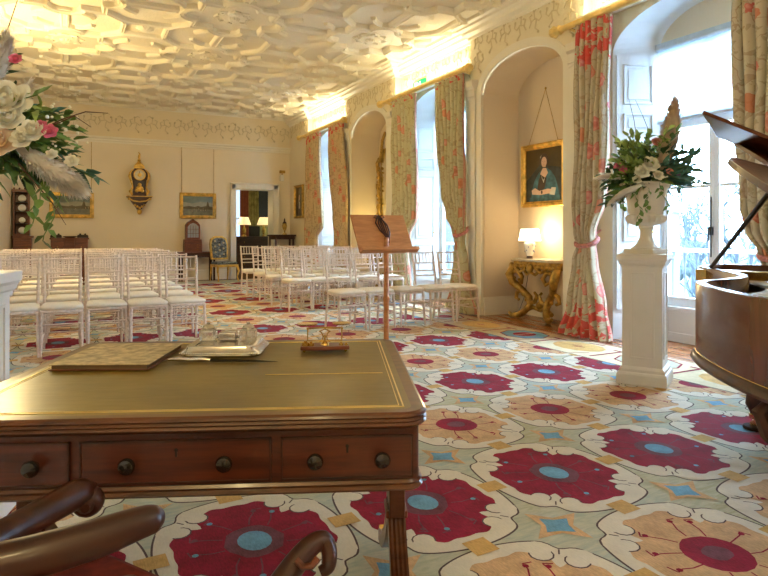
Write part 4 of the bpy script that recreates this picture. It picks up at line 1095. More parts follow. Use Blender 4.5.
# ---------------------------------------------------------------- desk armchair (seen from behind)
g = empty('desk_armchair', (-.40, .90, FL), 0, 'polished mahogany armchair with red striped seat drawn up to the writing table, bottom left', 'armchair')
X = T((.40, -.90, -FL))
def spl(P_, R_, k=6):
    P_ = [Vector(p) for p in P_]; o = []; ro = []
    for i in range(len(P_)-1):
        p0, p1, p2, p3 = P_[max(i-1, 0)], P_[i], P_[i+1], P_[min(i+2, len(P_)-1)]
        for j in range(k):
            t = j/k; o.append(.5*((2*p1)+(p2-p0)*t+(2*p0-5*p1+4*p2-p3)*t*t+(3*p1-p0-3*p2+p3)*t**3)); ro.append(R_[i]+(R_[i+1]-R_[i])*t)
    return o+[P_[-1]], ro+[R_[-1]]
def mt(pts, r, name, mat=M['mahogd'], n=12, sx=1.0, par=None):
    pts, r = spl(pts, r)
    b = MB(X); b.tube(pts, r, n, True, sx); return b.build(name, mat, par or g, smooth=60)
def W3(px, py, d):
    k = (px-384)/FPX; f = Vector((math.sin(YAW), math.cos(YAW))); r = Vector((math.cos(YAW), -math.sin(YAW)))
    p = (f+r*k)*d; return (p.x, p.y, 1.14-(py-HOR)*d/FPX)
cr = [W3(-230, 614, .60), W3(-130, 595, .64), W3(-40, 574, .68), W3(40, 555, .71), W3(100, 537, .74), W3(142, 522, .765), W3(156, 519, .775), W3(163, 519, .78)]
mt(cr, [.022, .024, .024, .024, .0225, .019, .0165, .007], 'crest_rail', M['mahogd'], 16, 1.0)
la = [W3(-150, 640, .80), W3(-60, 572, .92), W3(10, 531, 1.03), W3(55, 506, 1.12), W3(78, 494, 1.17), W3(88, 494, 1.20)]
ao = mt(la, [.026, .026, .025, .026, .028, .022], 'arm', M['mahogd'], 12)
b = MB(X); q = Vector(W3(88, 501, 1.185)); b.ball(q, .030, 14, 10, (1, .8, 1)); b.tube([q+Vector((-.005, -.022, 0)), q+Vector((-.006, -.034, 0))], [.016, .008], 12)
b.build('rosette', M['mahogd'], ao)
ra = [W3(200, 700, .86), W3(240, 640, .95), W3(275, 592, 1.02), W3(298, 560, 1.06), W3(312, 545, 1.08), W3(323, 540, 1.09), W3(329, 550, 1.085), W3(328, 566, 1.075), W3(320, 572, 1.07)]
ao = mt(ra, [.026, .025, .022, .020, .018, .016, .014, .013, .009], 'arm', M['mahogd'], 12)
b = MB(X)
for i in range(7): b.ball(Vector(W3(331-i*.8, 544+4*i, 1.085)), .0045, 6, 5)
b.build('beading', M['mahog'], ao); b = MB(X)
b.tube([W3(296, 560, 1.04), W3(303, 567, 1.035), W3(312, 566, 1.035), W3(318, 558, 1.04)], .006, 6); b.build('carved_scroll', M['mahog'], ao)
A2 = Vector(W3(95, 540, 1.36)).xy; B2 = Vector(W3(325, 600, 1.03)).xy; ed = (B2-A2).normalized(); bk = Vector((ed.y, -ed.x)) if Vector((ed.y, -ed.x)).dot(-A2) > 0 else Vector((-ed.y, ed.x))
b = MB(X); b.prism([tuple(A2), tuple(B2), tuple(B2+bk*.5), tuple(A2+bk*.5)], .36, .46); b.build('seat', M['redstripe'], g, bevel=.02, seg=3)
c0 = Vector(W3(-60, 590, .68)).xy; c1 = Vector(W3(122, 560, .75)).xy
b = MB(X); b.prism([tuple(c0), tuple(c1), tuple(c1-bk*.03), tuple(c0-bk*.03)], .44, .72); b.build('back_pad', M['mahogd'], g, bevel=.01)
LEGS = [A2+ed*.03+bk*.04, B2-ed*.03+bk*.04, A2+ed*.05+bk*.46, B2-ed*.05+bk*.46]
for p in LEGS:
    b = MB(X); b.tube([(p[0], p[1], .37), (p[0], p[1], .2), (p[0], p[1], FL)], [.026, .022, .015], 8); b.build('leg', M['mahogd'], g)
# ---------------------------------------------------------------- console tables, lamps, niche pieces
XN = XR+.62
def console(yc, label):
    g = empty('console_table', (XN, yc, 0), 0, label, 'console table', 'gilt console tables in the arched niches')
    D = .42; Z = .80
    pl = [(0, -.50), (0, .50), (-D*.8, .47), (-D, .38), (-D*.93, .15), (-D, 0), (-D*.93, -.15), (-D, -.38), (-D*.8, -.47)]
    b = MB(); b.prism(pl, Z-.035, Z); b.build('marble_top', M['marble'], g, bevel=.008)
    b = MB(); ins_ = [(x*.93, y*.95) for x, y in pl]; b.prism(ins_, Z-.13, Z-.035)
    for i in range(13):
        t = -0.42+.07*i; b.ball((-D*.93, t, Z-.10), .035, 8, 6, (.6, 1, .9))
    for s in (-1, 1): 
        for i in range(4): b.ball((-.08-.09*i, s*.455, Z-.09), .035, 8, 6)
        b.tube([(-D*.95, s*.1, Z-.12), (-D*.98, s*.2, Z-.17), (-D*.98, s*.3, Z-.12)], .02, 6)
    b.ball((-D, 0, Z-.12), .06, 10, 7, (.6, 1, 1.1)); b.tube([(-D*.9, -.16, Z-.14), (-D*.95, -.08, Z-.20), (-D*.95, 0, Z-.17), (-D*.95, .08, Z-.20), (-D*.9, .16, Z-.14)], .02, 7)
    b.build('carved_apron', M['giltd'], g)
    for s in (-1, 1):
        b = MB()
        S = [(-.34, s*.42, Z-.12), (-.40, s*.44, Z-.22), (-.38, s*.40, Z-.32), (-.30, s*.30, Z-.42), (-.26, s*.20, Z-.52), (-.28, s*.16, Z-.62), (-.34, s*.22, Z-.71), (-.38, s*.30, Z-.765)]
        b.tube(S, [.055, .062, .055, .045, .05, .048, .045, .04], 9)
        b.tube([(-.36, s*.40, Z-.18), (-.38, s*.28, Z-.16), (-.38, s*.20, Z-.24), (-.36, s*.24, Z-.32), (-.35, s*.30, Z-.28)], [.03, .035, .03, .028, .02], 8)
        b.tube([(-.30, s*.30, Z-.42), (-.30, s*.40, Z-.46), (-.30, s*.42, Z-.54), (-.30, s*.36, Z-.56)], [.03, .03, .026, .02], 8)
        b.tube([(-.28, s*.18, Z-.60), (-.28, s*.06, Z-.56), (-.28, s*.02, Z-.48), (-.28, s*.07, Z-.44)], [.03, .03, .025, .018], 8)
        b.tube([(-.38, s*.30, .04), (-.42, s*.36, .04), (-.42, s*.42, .07)], [.04, .035, .02], 8)
        for k in range(6): b.ball((-.37+.02*k, s*(.44-.04*k), Z-.2-.07*k), .03, 7, 5)
        b.build('leg', M['giltd'], g, smooth=60)
    b = MB(); b.tube([(-.3, -.28, .10), (-.26, -.12, .16), (-.24, 0, .13), (-.26, .12, .16), (-.3, .28, .10)], .03, 8); b.ball((-.25, 0, .19), .055, 10, 7); b.build('carved_stretcher', M['giltd'], g)
    return g
console(6.30, 'carved giltwood console table with grey marble top under the lady portrait')
console(10.72, 'gilt console table in the far niche, hidden behind the lectern board and chairs')
def lamp(x, y, z, label, glow=2.6, group='table lamps', blue=True):
    g = empty('table_lamp', (x, y, z), 0, label, 'lamp', group)
    b = MB(); b.lathe([(.045, 0), (.05, .008), (.036, .02), (.045, .035)], 20); b.build('foot', M['mahogd'], g)
    b = MB(); b.lathe([(.042, .033), (.052, .07), (.070, .14), (.078, .19), (.07, .215), (.05, .22), (.03, .222)], 24)
    vz = b.build('vase', M['china'], g)
    b = MB(); random.seed(4)
    for i in range(14):
        a = random.uniform(0, 2*PI); h = random.uniform(.08, .19); r = .044+.034*(h-.035)/.155+.004
        b.ball((r*math.cos(a), r*math.sin(a), h), .012, 6, 4, (.5, .5, 1))
    b.build('painted_flowers', M['chinablue'] if blue else M['tie'], vz)
    b = MB(); b.tube([(0, 0, .22), (0, 0, .30)], .006, 8); b.build('stem', M['brass'], g)
    m, nt, bb = new_mat('lamp_shade'); bb.inputs['Base Color'].default_value = (.9, .84, .68, 1)
    bb.inputs['Emission Color'].default_value = (1, .86, .58, 1); bb.inputs['Emission Strength'].default_value = glow; bb.inputs['Roughness'].default_value = .8
    b = MB(T((0, 0, 0), 0))
    lo = [(-.105, -.105), (.105, -.105), (.105, .105), (-.105, .105)]; hi = [(x_*.80, y_*.80) for x_, y_ in lo]
    v0 = [b.v((x_, y_, .235)) for x_, y_ in lo]; v1 = [b.v((x_, y_, .395)) for x_, y_ in hi]
    for i in range(4): b.f([v0[i], v0[(i+1) % 4], v1[(i+1) % 4], v1[i]])
    o = b.build('lamp_shade', m, g, recalc=False); md = o.modifiers.new('t', 'SOLIDIFY'); md.thickness = .003
    return g
lamp(5.47, 6.50, .80, 'small lit table lamp with white square shade on the gilt console under the portrait')
lamp(5.47, 10.95, .80, 'table lamp in the far niche, hidden behind the lectern board')
b = MB(); b.tube([(5.50, 6.58, .80), (5.66, 6.75, .6), (5.68, 6.86, .25), (5.62, 6.9, .05), (5.5, 6.98, .006), (5.44, 6.86, .006)], .0035, 5); tag(b.build('lamp_cord', M['black']), 'thin dark lamp cord trailing to the floor of the portrait niche', 'cord')
def picture(x, y, z, w, h, face, label, name='framed_painting', fw=.08, paint=None, mat=None, cat='painting', group=None):
    """face: rotation of the picture so that its local -y looks into the room"""
    g = empty(name, (x, y, z), face, label, cat, group)
    b = MB()
    # frame by mitred moulding in the xz plane
    prof = [(0, .0), (0, -.05), (.15, -.06), (.3, -.045), (.6, -.05), (.85, -.028), (1, -.03), (1, 0)]
    cols = []
    for sx, sz in ((-1, -1), (1, -1), (1, 1), (-1, 1)):
        cols.append([b.v((sx*(w/2-o*fw), d, sz*(h/2-o*fw))) for o, d in prof])
    for i in range(4):
        A, B = cols[i], cols[(i+1) % 4]
        for j in range(len(prof)-1): b.f([A[j], A[j+1], B[j+1], B[j]])
    b.build('frame', mat or M['gilt'], g, smooth=25)
    iw, ih = w-2*fw, h-2*fw
    if face == 0:
        for sx in (-1, 1):
            b = MB(); b.tube([(sx*(w/2-.05), -.008, h/2-.02), (sx*(w/2-.05), -.008, 3.2-z)], .005, 4); b.build('hanging_wire', M['giltd'], g)
    b = MB()
    mats = paint(b, iw, ih); b.build('canvas', mats, g, recalc=False)
    return g
def land(seed, sky1, sky2, water):
    def p(b, w, h):
        random.seed(seed)
        b.mi = 0; b.box(-w/2, w/2, -.016, -.006, -h/2, h/2)
        def q(mi, pts, l): b.mi = mi; b.poly([(x*w, -.0165-l*.0004, z*h) for x, z in pts])
        q(1, [(-.5, -.12), (.5, -.12), (.5, .15), (.1, .22), (-.2, .12), (-.5, .2)], 1)
        q(2, [(-.5, -.5), (.5, -.5), (.5, -.12), (-.5, -.14)], 2)
        q(3, [(-.5, -.16), (.5, -.2), (.5, -.05), (.38, -.02), (.36, .15), (.33, .25), (.30, .15), (.28, 0), (.1, -.06), (0, .0), (-.1, -.06), (-.3, -.02), (-.5, -.06)], 3)
        for i in range(16):
            x = random.uniform(-.45, .45); z = random.uniform(-.3, -.12); s = random.uniform(.01, .03)
            q(4 if i % 2 else 3, [(x, z), (x+s, z), (x+s*.7, z+s*2.5), (x+s*.2, z+s*2.2)], 4)
        return [plain('paint_sky%d' % seed, sky1, .4, 0, .2, 5), plain('paint_cloud%d' % seed, sky2, .4, 0, .2, 7), plain('paint_water%d' % seed, water, .3, 0, .3, 9), plain('paint_land%d' % seed, (.10, .08, .04), .4, 0, .4, 9), plain('paint_dots%d' % seed, (.45, .34, .20), .4, 0, .3)]
    return p
picture(.037, YB-.005, 1.76, .89, .57, 0, 'gilt framed harbour landscape on the far wall, behind the left flower arrangement', paint=land(2, (.20, .24, .20), (.28, .27, .20), (.13, .13, .09)))
picture(2.775, YB-.005, 1.80, .86, .62, 0, 'gilt framed landscape with a pale tower on the far wall left of the doorway', paint=land(6, (.20, .27, .26), (.30, .31, .25), (.17, .17, .12)))
def portrait(kind):
    def p(b, w, h):
        b.mi = 0; b.box(-w/2, w/2, -.016, -.006, -h/2, h/2)
        def q(mi, pts, l): b.mi = mi; b.poly([(x*w, -.0165-l*.0005, z*h) for x, z in pts])
        def el(mi, cx, cz, rx, rz, l, n=18): q(mi, [(cx+rx*math.cos(2*PI*i/n), cz+rz*math.sin(2*PI*i/n)) for i in range(n)], l)
        if kind == 'lady':
            q(5, [(-.5, -.5), (.5, -.5), (.5, .1), (.2, .15), (-.1, .2), (-.5, -.1)], .5)
            q(1, [(-.36, -.5), (-.33, -.30), (-.26, -.10), (-.14, .04), (-.02, .11), (.10, .12), (.20, .06), (.32, -.08), (.40, -.28), (.44, -.5)], 1)
            q(4, [(-.20, -.36), (-.14, -.10), (-.06, .06), (.06, .06), (.08, -.08), (.02, -.26)], 1.5)
            q(2, [(-.10, .02), (-.03, .12), (.07, .12), (.12, .03), (.04, -.06)], 2)
            q(3, [(-.08, .0), (-.01, -.10), (.08, -.02), (.04, -.05), (0, -.16), (-.05, -.06)], 2.5)
            el(4, .02, .27, .115, .135, 2); el(3, .0, .335, .10, .045, 1.8)
            q(2, [(-.03, .10), (.06, .10), (.055, .2), (-.02, .2)], 2.6); el(2, .01, .24, .075, .10, 3)
            el(4, -.02, .255, .010, .006, 4, 8); el(4, .035, .255, .010, .006, 4, 8); q(6, [(-.008, .195), (.022, .195), (.007, .187)], 4); q(6, [(.0, .215), (.01, .215), (.006, .245)], 3.5)
            q(5, [(-.03, .125), (.06, .125), (.06, .145), (-.025, .145)], 4)
            q(2, [(-.32, -.36), (-.10, -.38), (.18, -.36), (.24, -.29), (.12, -.27), (-.12, -.30), (-.24, -.24), (-.34, -.28)], 4)
            q(3, [(.16, -.38), (.30, -.40), (.34, -.26), (.22, -.25)], 5); el(4, -.05, -.33, .025, .035, 5, 10)
            q(1, [(-.42, -.5), (.44, -.5), (.44, -.4), (.1, -.42), (-.38, -.42)], 4.5)
        else:
            q(4, [(-.3, -.5), (-.25, -.15), (-.1, 0), (.1, 0), (.28, -.2), (.34, -.5)], 1); el(4, 0, .16, .13, .13, 1.5); el(2, 0, .14, .085, .11, 2)
            q(3, [(-.08, -.25), (-.04, .0), (.05, .0), (.08, -.25)], 3)
        return [plain('portrait_ground', (.11, .085, .05), .3, 0, .3, 4), plain('portrait_blue', (.05, .16, .22), .35, 0, .5, 14), plain('portrait_skin', (.66, .44, .32), .4, 0, .08), plain('portrait_lace', (.60, .58, .52), .4, 0, .1), plain('portrait_dark', (.06, .035, .025), .3, 0, .2), plain('portrait_shadow', (.035, .045, .05), .3, 0, .4), plain('portrait_lip', (.45, .14, .12), .4)]
    return p
picture(XN-.01, 6.48, 1.925, .86, .86, -PI/2, 'gilt framed portrait of a seated woman in blue, hung in the niche', fw=.075, paint=portrait('lady'), name='framed_portrait')
b = MB()
for yy in (6.20, 6.78): b.tube([(XN-.012, 6.46, 3.08), (XN-.03, yy, 2.35)], .0035, 5)
b.ball((XN-.012, 6.46, 3.09), .014, 8, 6); tag(b.build('picture_chain', M['giltd']), 'thin picture chain rising in a peak above the woman portrait', 'chain')
picture(XR-.005, 14.68, 1.92, .62, .82, -PI/2, 'small dark oval style portrait on the window wall beside the far corner', fw=.06, paint=portrait('man'), name='framed_portrait', mat=M['giltd'])
# rococo mirror in the far niche
g = empty('rococo_mirror', (XN-.01, 10.95, 1.30), 0, 'tall openwork giltwood mirror in the far arched niche above the lectern', 'mirror')
b = MB(); b.box(-.02, 0, -.36, .42, .2, 1.55); b.build('mirror_glass', plain('mirror_silver', (.75, .75, .72), .05, 1, .02), g)
b = MB(); random.seed(8)
def scroll(pts, r): b.tube([(-.05, y_, z_) for y_, z_ in pts], r, 7)
for s in (-1, 1):
    scroll([(s*.40, .1), (s*.46, .3), (s*.42, .5), (s*.49, .7), (s*.43, .95), (s*.50, 1.1), (s*.54, 1.28), (s*.44, 1.36), (s*.40, 1.28)], [.03, .035, .03, .035, .03, .035, .04, .035, .02])
    scroll([(s*.42, 1.30), (s*.34, 1.5), (s*.30, 1.72), (s*.18, 1.86), (s*.08, 1.82)], [.03, .035, .03, .03, .015])
    scroll([(s*.40, .12), (s*.28, .02), (s*.12, .06), (0, .0)], .03)
    scroll([(s*.49, .7), (s*.56, .78), (s*.55, .86)], .02); scroll([(s*.46, .3), (s*.54, .36), (s*.50, .44)], .02)
    for i in range(14):
        t = i/13; b.ball((-.06, s*(.45+.05*math.sin(i*1.7)), .15+1.2*t), random.uniform(.022, .04), 7, 5)
scroll([(-.12, 1.80), (-.04, 1.95), (.05, 1.98), (.06, 1.88)], .03); b.build('carved_frame', M['giltd'], g)

# ---------------------------------------------------------------- far wall furniture
g = empty('bracket_clock', (1.43, YB-.005, 1.5), 0, 'ornate gilt and tortoiseshell bracket clock on its wall bracket', 'clock')
b = MB(); b.prism([(-.155, .50), (.155, .50), (.13, .62), (.15, .85), (.19, .95), (.17, 1.06), (.10, 1.13), (-.10, 1.13), (-.17, 1.06), (-.19, .95), (-.15, .85), (-.13, .62)], -.20, -.01, 'y'); b.build('case', M['mahogd'], g, bevel=.01)
b = MB(T((0, -.205, .98), 0, PI/2)); b.lathe([(.001, -.01), (.115, -.01), (.125, .0), (.115, .012), (.001, .014)], 28); d = b.build('dial', plain('dial_enamel', (.62, .55, .38), .3, 0, .1, 30), g)
b = MB(T((0, -.205, .98), 0, PI/2)); b.tube([(.12*math.cos(2*PI*i/24), .12*math.sin(2*PI*i/24), .01) for i in range(25)], .012, 6); b.lathe([(.001, .014), (.045, .014), (.04, .022), (.001, .025)], 16); b.build('bezel', M['gilt'], d)
b = MB(); b.box(-.004, .004, -.225, -.222, .98, 1.06); b.box(-.004, .05, -.225, -.222, .976, .984); b.build('hands', M['black'], d)
b = MB(); b.prism([(-.10, .60), (.10, .60), (.11, .84), (-.11, .84)], -.21, -.20, 'y'); b.build('glazed_panel', plain('dark_glass', (.10, .09, .09), .1), g)
b = MB()
b.ball((0, -.22, .66), .085, 12, 8, (1, .35, .8)); b.ball((0, -.23, .75), .045, 10, 7); b.ball((-.06, -.22, .61), .04, 8, 6); b.ball((.06, -.22, .61), .04, 8, 6)
for s in (-1, 1):
    b.tube([(s*.15, -.17, .52), (s*.19, -.18, .60), (s*.14, -.18, .70), (s*.17, -.18, .80), (s*.20, -.18, .92), (s*.20, -.18, 1.02), (s*.13, -.18, 1.10)], [.035, .03, .02, .025, .035, .025, .02], 7)
    b.ball((s*.19, -.17, .60), .04, 8, 6); b.ball((s*.21, -.17, .95), .04, 8, 6, (.8, 1, 1.5))
    b.tube([(s*.10, -.12, 1.13), (s*.09, -.12, 1.19), (s*.05, -.12, 1.24)], .022, 6)
b.lathe([(.07, 1.20), (.08, 1.22), (.05, 1.27), (.03, 1.30), (.04, 1.33), (.02, 1.37), (.03, 1.40), (.02, 1.44), (.001, 1.48)], 12, (0, -.1, 0)); b.tube([(0, -.1, 1.40), (.02, -.1, 1.46), (-.01, -.1, 1.52)], .012, 6)
b.prism([(-.11, 1.13), (.11, 1.13), (.07, 1.22), (-.07, 1.22)], -.17, -.03, 'y'); b.build('gilt_mounts', M['gilt'], g)
br = MB(); br.prism([(-.27, .50), (-.27, .465), (-.20, .43), (-.17, .36), (-.10, .27), (-.04, .18), (.04, .18), (.10, .27), (.17, .36), (.20, .43), (.27, .465), (.27, .50)], -.22, -.005, 'y'); bk = br.build('wall_bracket', M['mahogd'], g, bevel=.008)
b = MB(); b.box(-.28, .28, -.235, -.22, .475, .495); b.tube([(-.24, -.22, .44), (-.14, -.23, .38), (0, -.235, .36), (.14, -.23, .38), (.24, -.22, .44)], .018, 6); b.ball((0, -.17, .13), .055, 10, 7, (1, 1, 1.2)); b.ball((-.22, -.2, .43), .035, 8, 6); b.ball((.22, -.2, .43), .035, 8, 6)
for i in range(5): b.ball((-.1+.05*i, -.22, .28-.03*(2-abs(i-2))), .028, 7, 5)
b.build('bracket_mounts', M['gilt'], bk)
# tall display cabinet
g = empty('display_cabinet', (-.90, 15.27, 0), 0, 'tall mahogany display cabinet with glazed upper shelves of china at the far left', 'cabinet')
b = MB(); b.box(-.17, .17, -.2, .2, .06, 1.04); b.box(-.19, .20, -.22, .2, 1.04, 1.08); b.box(-.19, .19, -.21, .2, 0, .06); b.build('base_cupboard', M['mahog'], g, bevel=.005)
b = MB(); b.box(-.16, .16, -.212, -.2, .12, .98); db = b.build('door', M['mahog'], g, bevel=.004); b = MB(); b.ball((.12, -.22, .58), .014, 8, 5); b.build('knob', M['brass'], db)
b = MB(); b.box(-.17, -.14, -.14, .2, 1.08, 2.0); b.box(.10, .13, -.14, .2, 1.08, 2.0); b.box(-.17, .13, .18, .2, 1.08, 2.0); b.box(-.19, .15, -.16, .2, 2.0, 2.06); b.box(-.17, .13, -.14, -.12, 1.08, 1.12)
for i in range(4): b.ball((-.15+.1*i, -.13, 2.08), .02, 8, 5)
b.build('upper_case', M['mahog'], g, bevel=.004)
for z in (1.35, 1.6, 1.8):
    b = MB(); b.box(-.14, .10, -.12, .18, z-.008, z); b.build('shelf', M['mahogd'], g)
for z, r in ((1.35, .07), (1.6, .085), (1.8, .085), (1.125, .08)):
    b = MB(T((-.91, 15.24, z+.0))); b.tube([(0, .04, r*.9), (0, .025, r*.9)], r*.9, 18); b.tube([(0, 0, .0), (0, 0, .03)], [.03, .05], 12)
    tag(b.build('china_plate', M['china']), {1.35: 'white china plate on the lowest upper shelf of the display cabinet', 1.6: 'white china plate on the middle upper shelf of the display cabinet', 1.8: 'white china plate on the top shelf of the display cabinet', 1.125: 'white china dish standing on the display cabinet base'}[z], 'plate', 'china in the display cabinet')
# low chest with dark boxes on top
g = empty('mahogany_chest', (-.01, 15.22, 0), 0, 'low mahogany pedestal chest under the harbour painting at the far wall', 'chest')
b = MB(); b.box(-.36, -.10, -.22, .24, .1, 1.0); b.box(.10, .36, -.22, .24, .1, 1.0); b.box(-.10, .10, -.12, .24, .1, 1.0); b.box(-.38, .38, -.24, .25, 1.0, 1.035); b.box(-.37, .37, -.22, .24, 0, .1); b.build('carcase', M['mahog'], g, bevel=.005)
for s in (-1, 1):
    for k in range(3):
        b = MB(); x0, x1 = sorted((s*.115, s*.345)); b.box(x0, x1, -.232, -.22, .14+.28*k, .40+.28*k); dd = b.build('drawer', M['mahog'], g, bevel=.003)
        b = MB(); b.ball((s*.23, -.24, .28+.28*k), .012, 8, 5); b.build('knob', M['brass'], dd)
for x, lb in ((-.27, 'left of two dark boxes on the low chest'), (.25, 'right of two dark boxes on the low chest')):
    b = MB(T((x, 15.2, 1.036))); b.box(-.11, .11, -.08, .08, 0, .05); b.box(-.10, .10, -.07, .07, .05, .065); b.ball((-.05, 0, .075), .022, 8, 5); b.ball((.05, 0, .075), .022, 8, 5)
    tag(b.build('trinket_box', M['darkvoid'], bevel=.004), lb, 'box', 'dark boxes on the low chest')
b = MB(T((-.0, 15.2, 1.036))); b.lathe([(.09, 0), (.13, .02), (.15, .035), (.13, .03), (.001, .02)], 20); tag(b.build('silver_dish', M['steel']), 'shallow silver dish between the two dark boxes on the low chest', 'dish')
# side table and bureau cabinet
g = empty('side_table', (2.70, 15.22, 0), 0, 'narrow dark mahogany side table under the tower landscape', 'table')
b = MB(); b.box(-.42, .42, -.22, .22, .665, .69); b.build('table_top', M['mahog'], g, bevel=.004)
b = MB(); b.box(-.39, .39, -.19, .2, .56, .665); b.build('apron', M['mahogd'], g)
for x, y in ((-.37, -.18), (.37, -.18), (-.37, .18), (.37, .18), (.27, -.18)):
    b = MB(); b.box(x-.02, x+.02, y-.018, y+.018, 0, .6); b.build('leg', M['mahogd'], g)
g = empty('miniature_bureau', (2.60, 15.22, .69), 0, 'miniature mahogany bureau cabinet with arched glazed door on the side table', 'cabinet')
b = MB(); b.box(-.20, .20, -.13, .13, 0, .20); b.prism([(-.20, .20), (.20, .20), (.19, .30), (-.19, .30)], -.12, .13, 'y'); b.build('bureau_base', M['mahog'], g, bevel=.004)
b = MB(); b.prism([(-.16, .30), (.16, .30), (.16, .64), (.12, .70), (.03, .76), (0, .79), (-.03, .76), (-.12, .70), (-.16, .64)], -.09, .12, 'y'); b.build('upper_case', M['mahog'], g, bevel=.004)
b = MB(); b.prism([(-.125, .34), (.125, .34), (.125, .60), (.07, .66), (0, .69), (-.07, .66), (-.125, .60)], -.096, -.09, 'y'); dd = b.build('glazed_door', plain('old_glass', (.30, .33, .34), .12), g)
b = MB()
for i in (-1, 0, 1): b.box(i*.06-.004, i*.06+.004, -.10, -.096, .34, .63)
for z in (.34, .44, .54): b.box(-.125, .125, -.10, -.096, z-.004, z+.004)
b.build('glazing_bars', M['mahog'], dd)
for z in (.03, .09, .15):
    b = MB(); b.box(-.18, .18, -.137, -.13, z, z+.05); dr = b.build('drawer', M['mahog'], g, bevel=.002); b = MB(); b.ball((-.1, -.14, z+.025), .008, 6, 4); b.ball((.1, -.14, z+.025), .008, 6, 4); b.build('drawer_knobs', M['brass'], dr)
# blue tapestry armchair
TAP = plain('blue_tapestry', (.13, .16, .19), .8, 0, .9, 22); TAP2 = plain('tapestry_flowers', (.42, .38, .28), .8, 0, .4, 20)
g = empty('tapestry_side_chair', (3.22, 14.72, FL), math.radians(12), 'giltwood side chair covered in blue floral tapestry beside the doorway', 'chair')
b = MB(); b.prism([(-.26, -.26), (.26, -.26), (.23, .22), (-.23, .22)], .33, .39); b.build('seat_rail', M['gilt'], g, bevel=.01)
b = MB(); b.prism([(-.25, -.25), (.25, -.25), (.22, .21), (-.22, .21)], .39, .45); b.build('seat', TAP, g, bevel=.03, seg=3)
b = MB(T((0, .22, .45), 0, math.radians(-8))); b.prism([(-.21, .04), (.21, .04), (.23, .40), (.20, .54), (.10, .60), (-.10, .60), (-.20, .54), (-.23, .40)], -.03, .03, 'y'); bk = b.build('backrest', M['gilt'], g, bevel=.01)
b = MB(T((0, .22, .45), 0, math.radians(-8))); b.prism([(-.17, .08), (.17, .08), (.19, .40), (.16, .51), (.08, .555), (-.08, .555), (-.16, .51), (-.19, .40)], -.045, -.03, 'y'); b.build('back_upholstery', TAP, bk, bevel=.006)
b = MB(T((0, .22, .45), 0, math.radians(-8))); 
for i in range(9): b.ball((.12*math.sin(i*2.1), -.046, .12+.045*i), .028, 8, 5, (1, .2, 1))
b.build('woven_flowers', TAP2, bk)
for sx in (-1, 1):
    b = MB(); b.tube([(sx*.24, -.24, .34), (sx*.26, -.27, .24), (sx*.235, -.25, .10), (sx*.25, -.28, .0)], [.03, .026, .016, .02], 8); b.build('leg', M['gilt'], g)
    b = MB(); b.tube([(sx*.21, .20, .34), (sx*.22, .25, .0)], [.024, .016], 8); b.build('leg', M['gilt'], g)
# corner table with urn
g = empty('corner_table', (4.78, 15.12, 0), 0, 'dark demilune table in the far right corner', 'table')
b = MB(); b.prism([(-.34, .2), (.30, .2), (.30, -.2), (0, -.24), (-.26, -.16), (-.34, 0)], 1.06, 1.10); b.build('table_top', M['mahogd'], g, bevel=.004)
b = MB(); b.prism([(-.30, .18), (.28, .18), (.28, -.16), (0, -.2), (-.22, -.13), (-.3, 0)], .98, 1.06); b.build('apron', M['mahogd'], g)
for x, y in ((-.28, .14), (.24, .14), (-.2, -.12), (.24, -.14)):
    b = MB(); b.box(x-.02, x+.02, y-.02, y+.02, 0, 1.0); b.build('leg', M['mahogd'], g)
g = empty('bronze_urn', (4.84, 15.12, 1.101), 0, 'small dark lidded bronze urn standing on the corner table', 'urn')
b = MB(); b.lathe([(.06, 0), (.06, .02), (.02, .05), (.02, .09), (.05, .15), (.065, .22), (.05, .27), (.055, .28)], 16); b.build('body', M['giltd'], g)
b = MB(); b.lathe([(.055, .28), (.04, .31), (.015, .34), (.02, .37), (.001, .42)], 16); b.build('lid', M['mahogd'], g)
g = empty('motion_sensor', (4.88, YB-.003, 2.48), 0, 'small white wall sensor above the right corner of the doorway', 'sensor')
b = MB(); b.box(-.05, .05, -.06, 0, 0, .16); b.build('housing', M['china'], g, bevel=.01); b = MB(); b.box(-.07, .07, -.10, -.02, .20, .27); b.tube([(0, -.04, .16), (0, -.05, .21)], .015, 6); b.build('detector_head', M['giltd'], g, bevel=.01)
# ---------------------------------------------------------------- things in the room beyond
g = empty('writing_bureau', (4.75, 17.9, 0), 0, 'dark mahogany bureau seen through the doorway in the next room', 'bureau')
b = MB(); b.box(-.55, .75, -.25, .25, .12, 1.0); b.box(-.58, .78, -.28, .28, 1.0, 1.04); b.build('carcase', M['mahogd'], g, bevel=.006)
for k in range(4):
    b = MB(); b.box(-.50, .70, -.262, -.25, .16+.21*k, .34+.21*k); dr = b.build('drawer', M['mahogd'], g, bevel=.004); b = MB(); b.ball((-.3, -.27, .25+.21*k), .018, 8, 5); b.ball((.45, -.27, .25+.21*k), .018, 8, 5); b.build('drawer_knobs', M['brass'], dr)
for x in (-.5, .7):
    b = MB(); b.tube([(x, -.2, .13), (x, -.24, .06), (x, -.22, 0)], [.04, .03, .04], 8); b.build('leg', M['mahogd'], g)
def lamp2(x, y, z, label):
    g = empty('table_lamp', (x, y, z), 0, label, 'lamp', 'lamps in the next room')
    b = MB(); b.lathe([(.07, 0), (.06, .03), (.03, .06), (.06, .15), (.06, .22), (.02, .28), (.012, .36)], 16); b.build('base', M['giltd'], g)
    b = MB(); b.lathe([(.20, .34), (.12, .56)], 20); 
    m = emit('glowing_shade', (1, .76, .38), .55); o = b.build('lamp_shade', m, g)
lamp2(4.50, 17.85, 1.04, 'left glowing lamp on the bureau through the doorway'); lamp2(5.08, 17.85, 1.04, 'right glowing lamp on the bureau through the doorway')
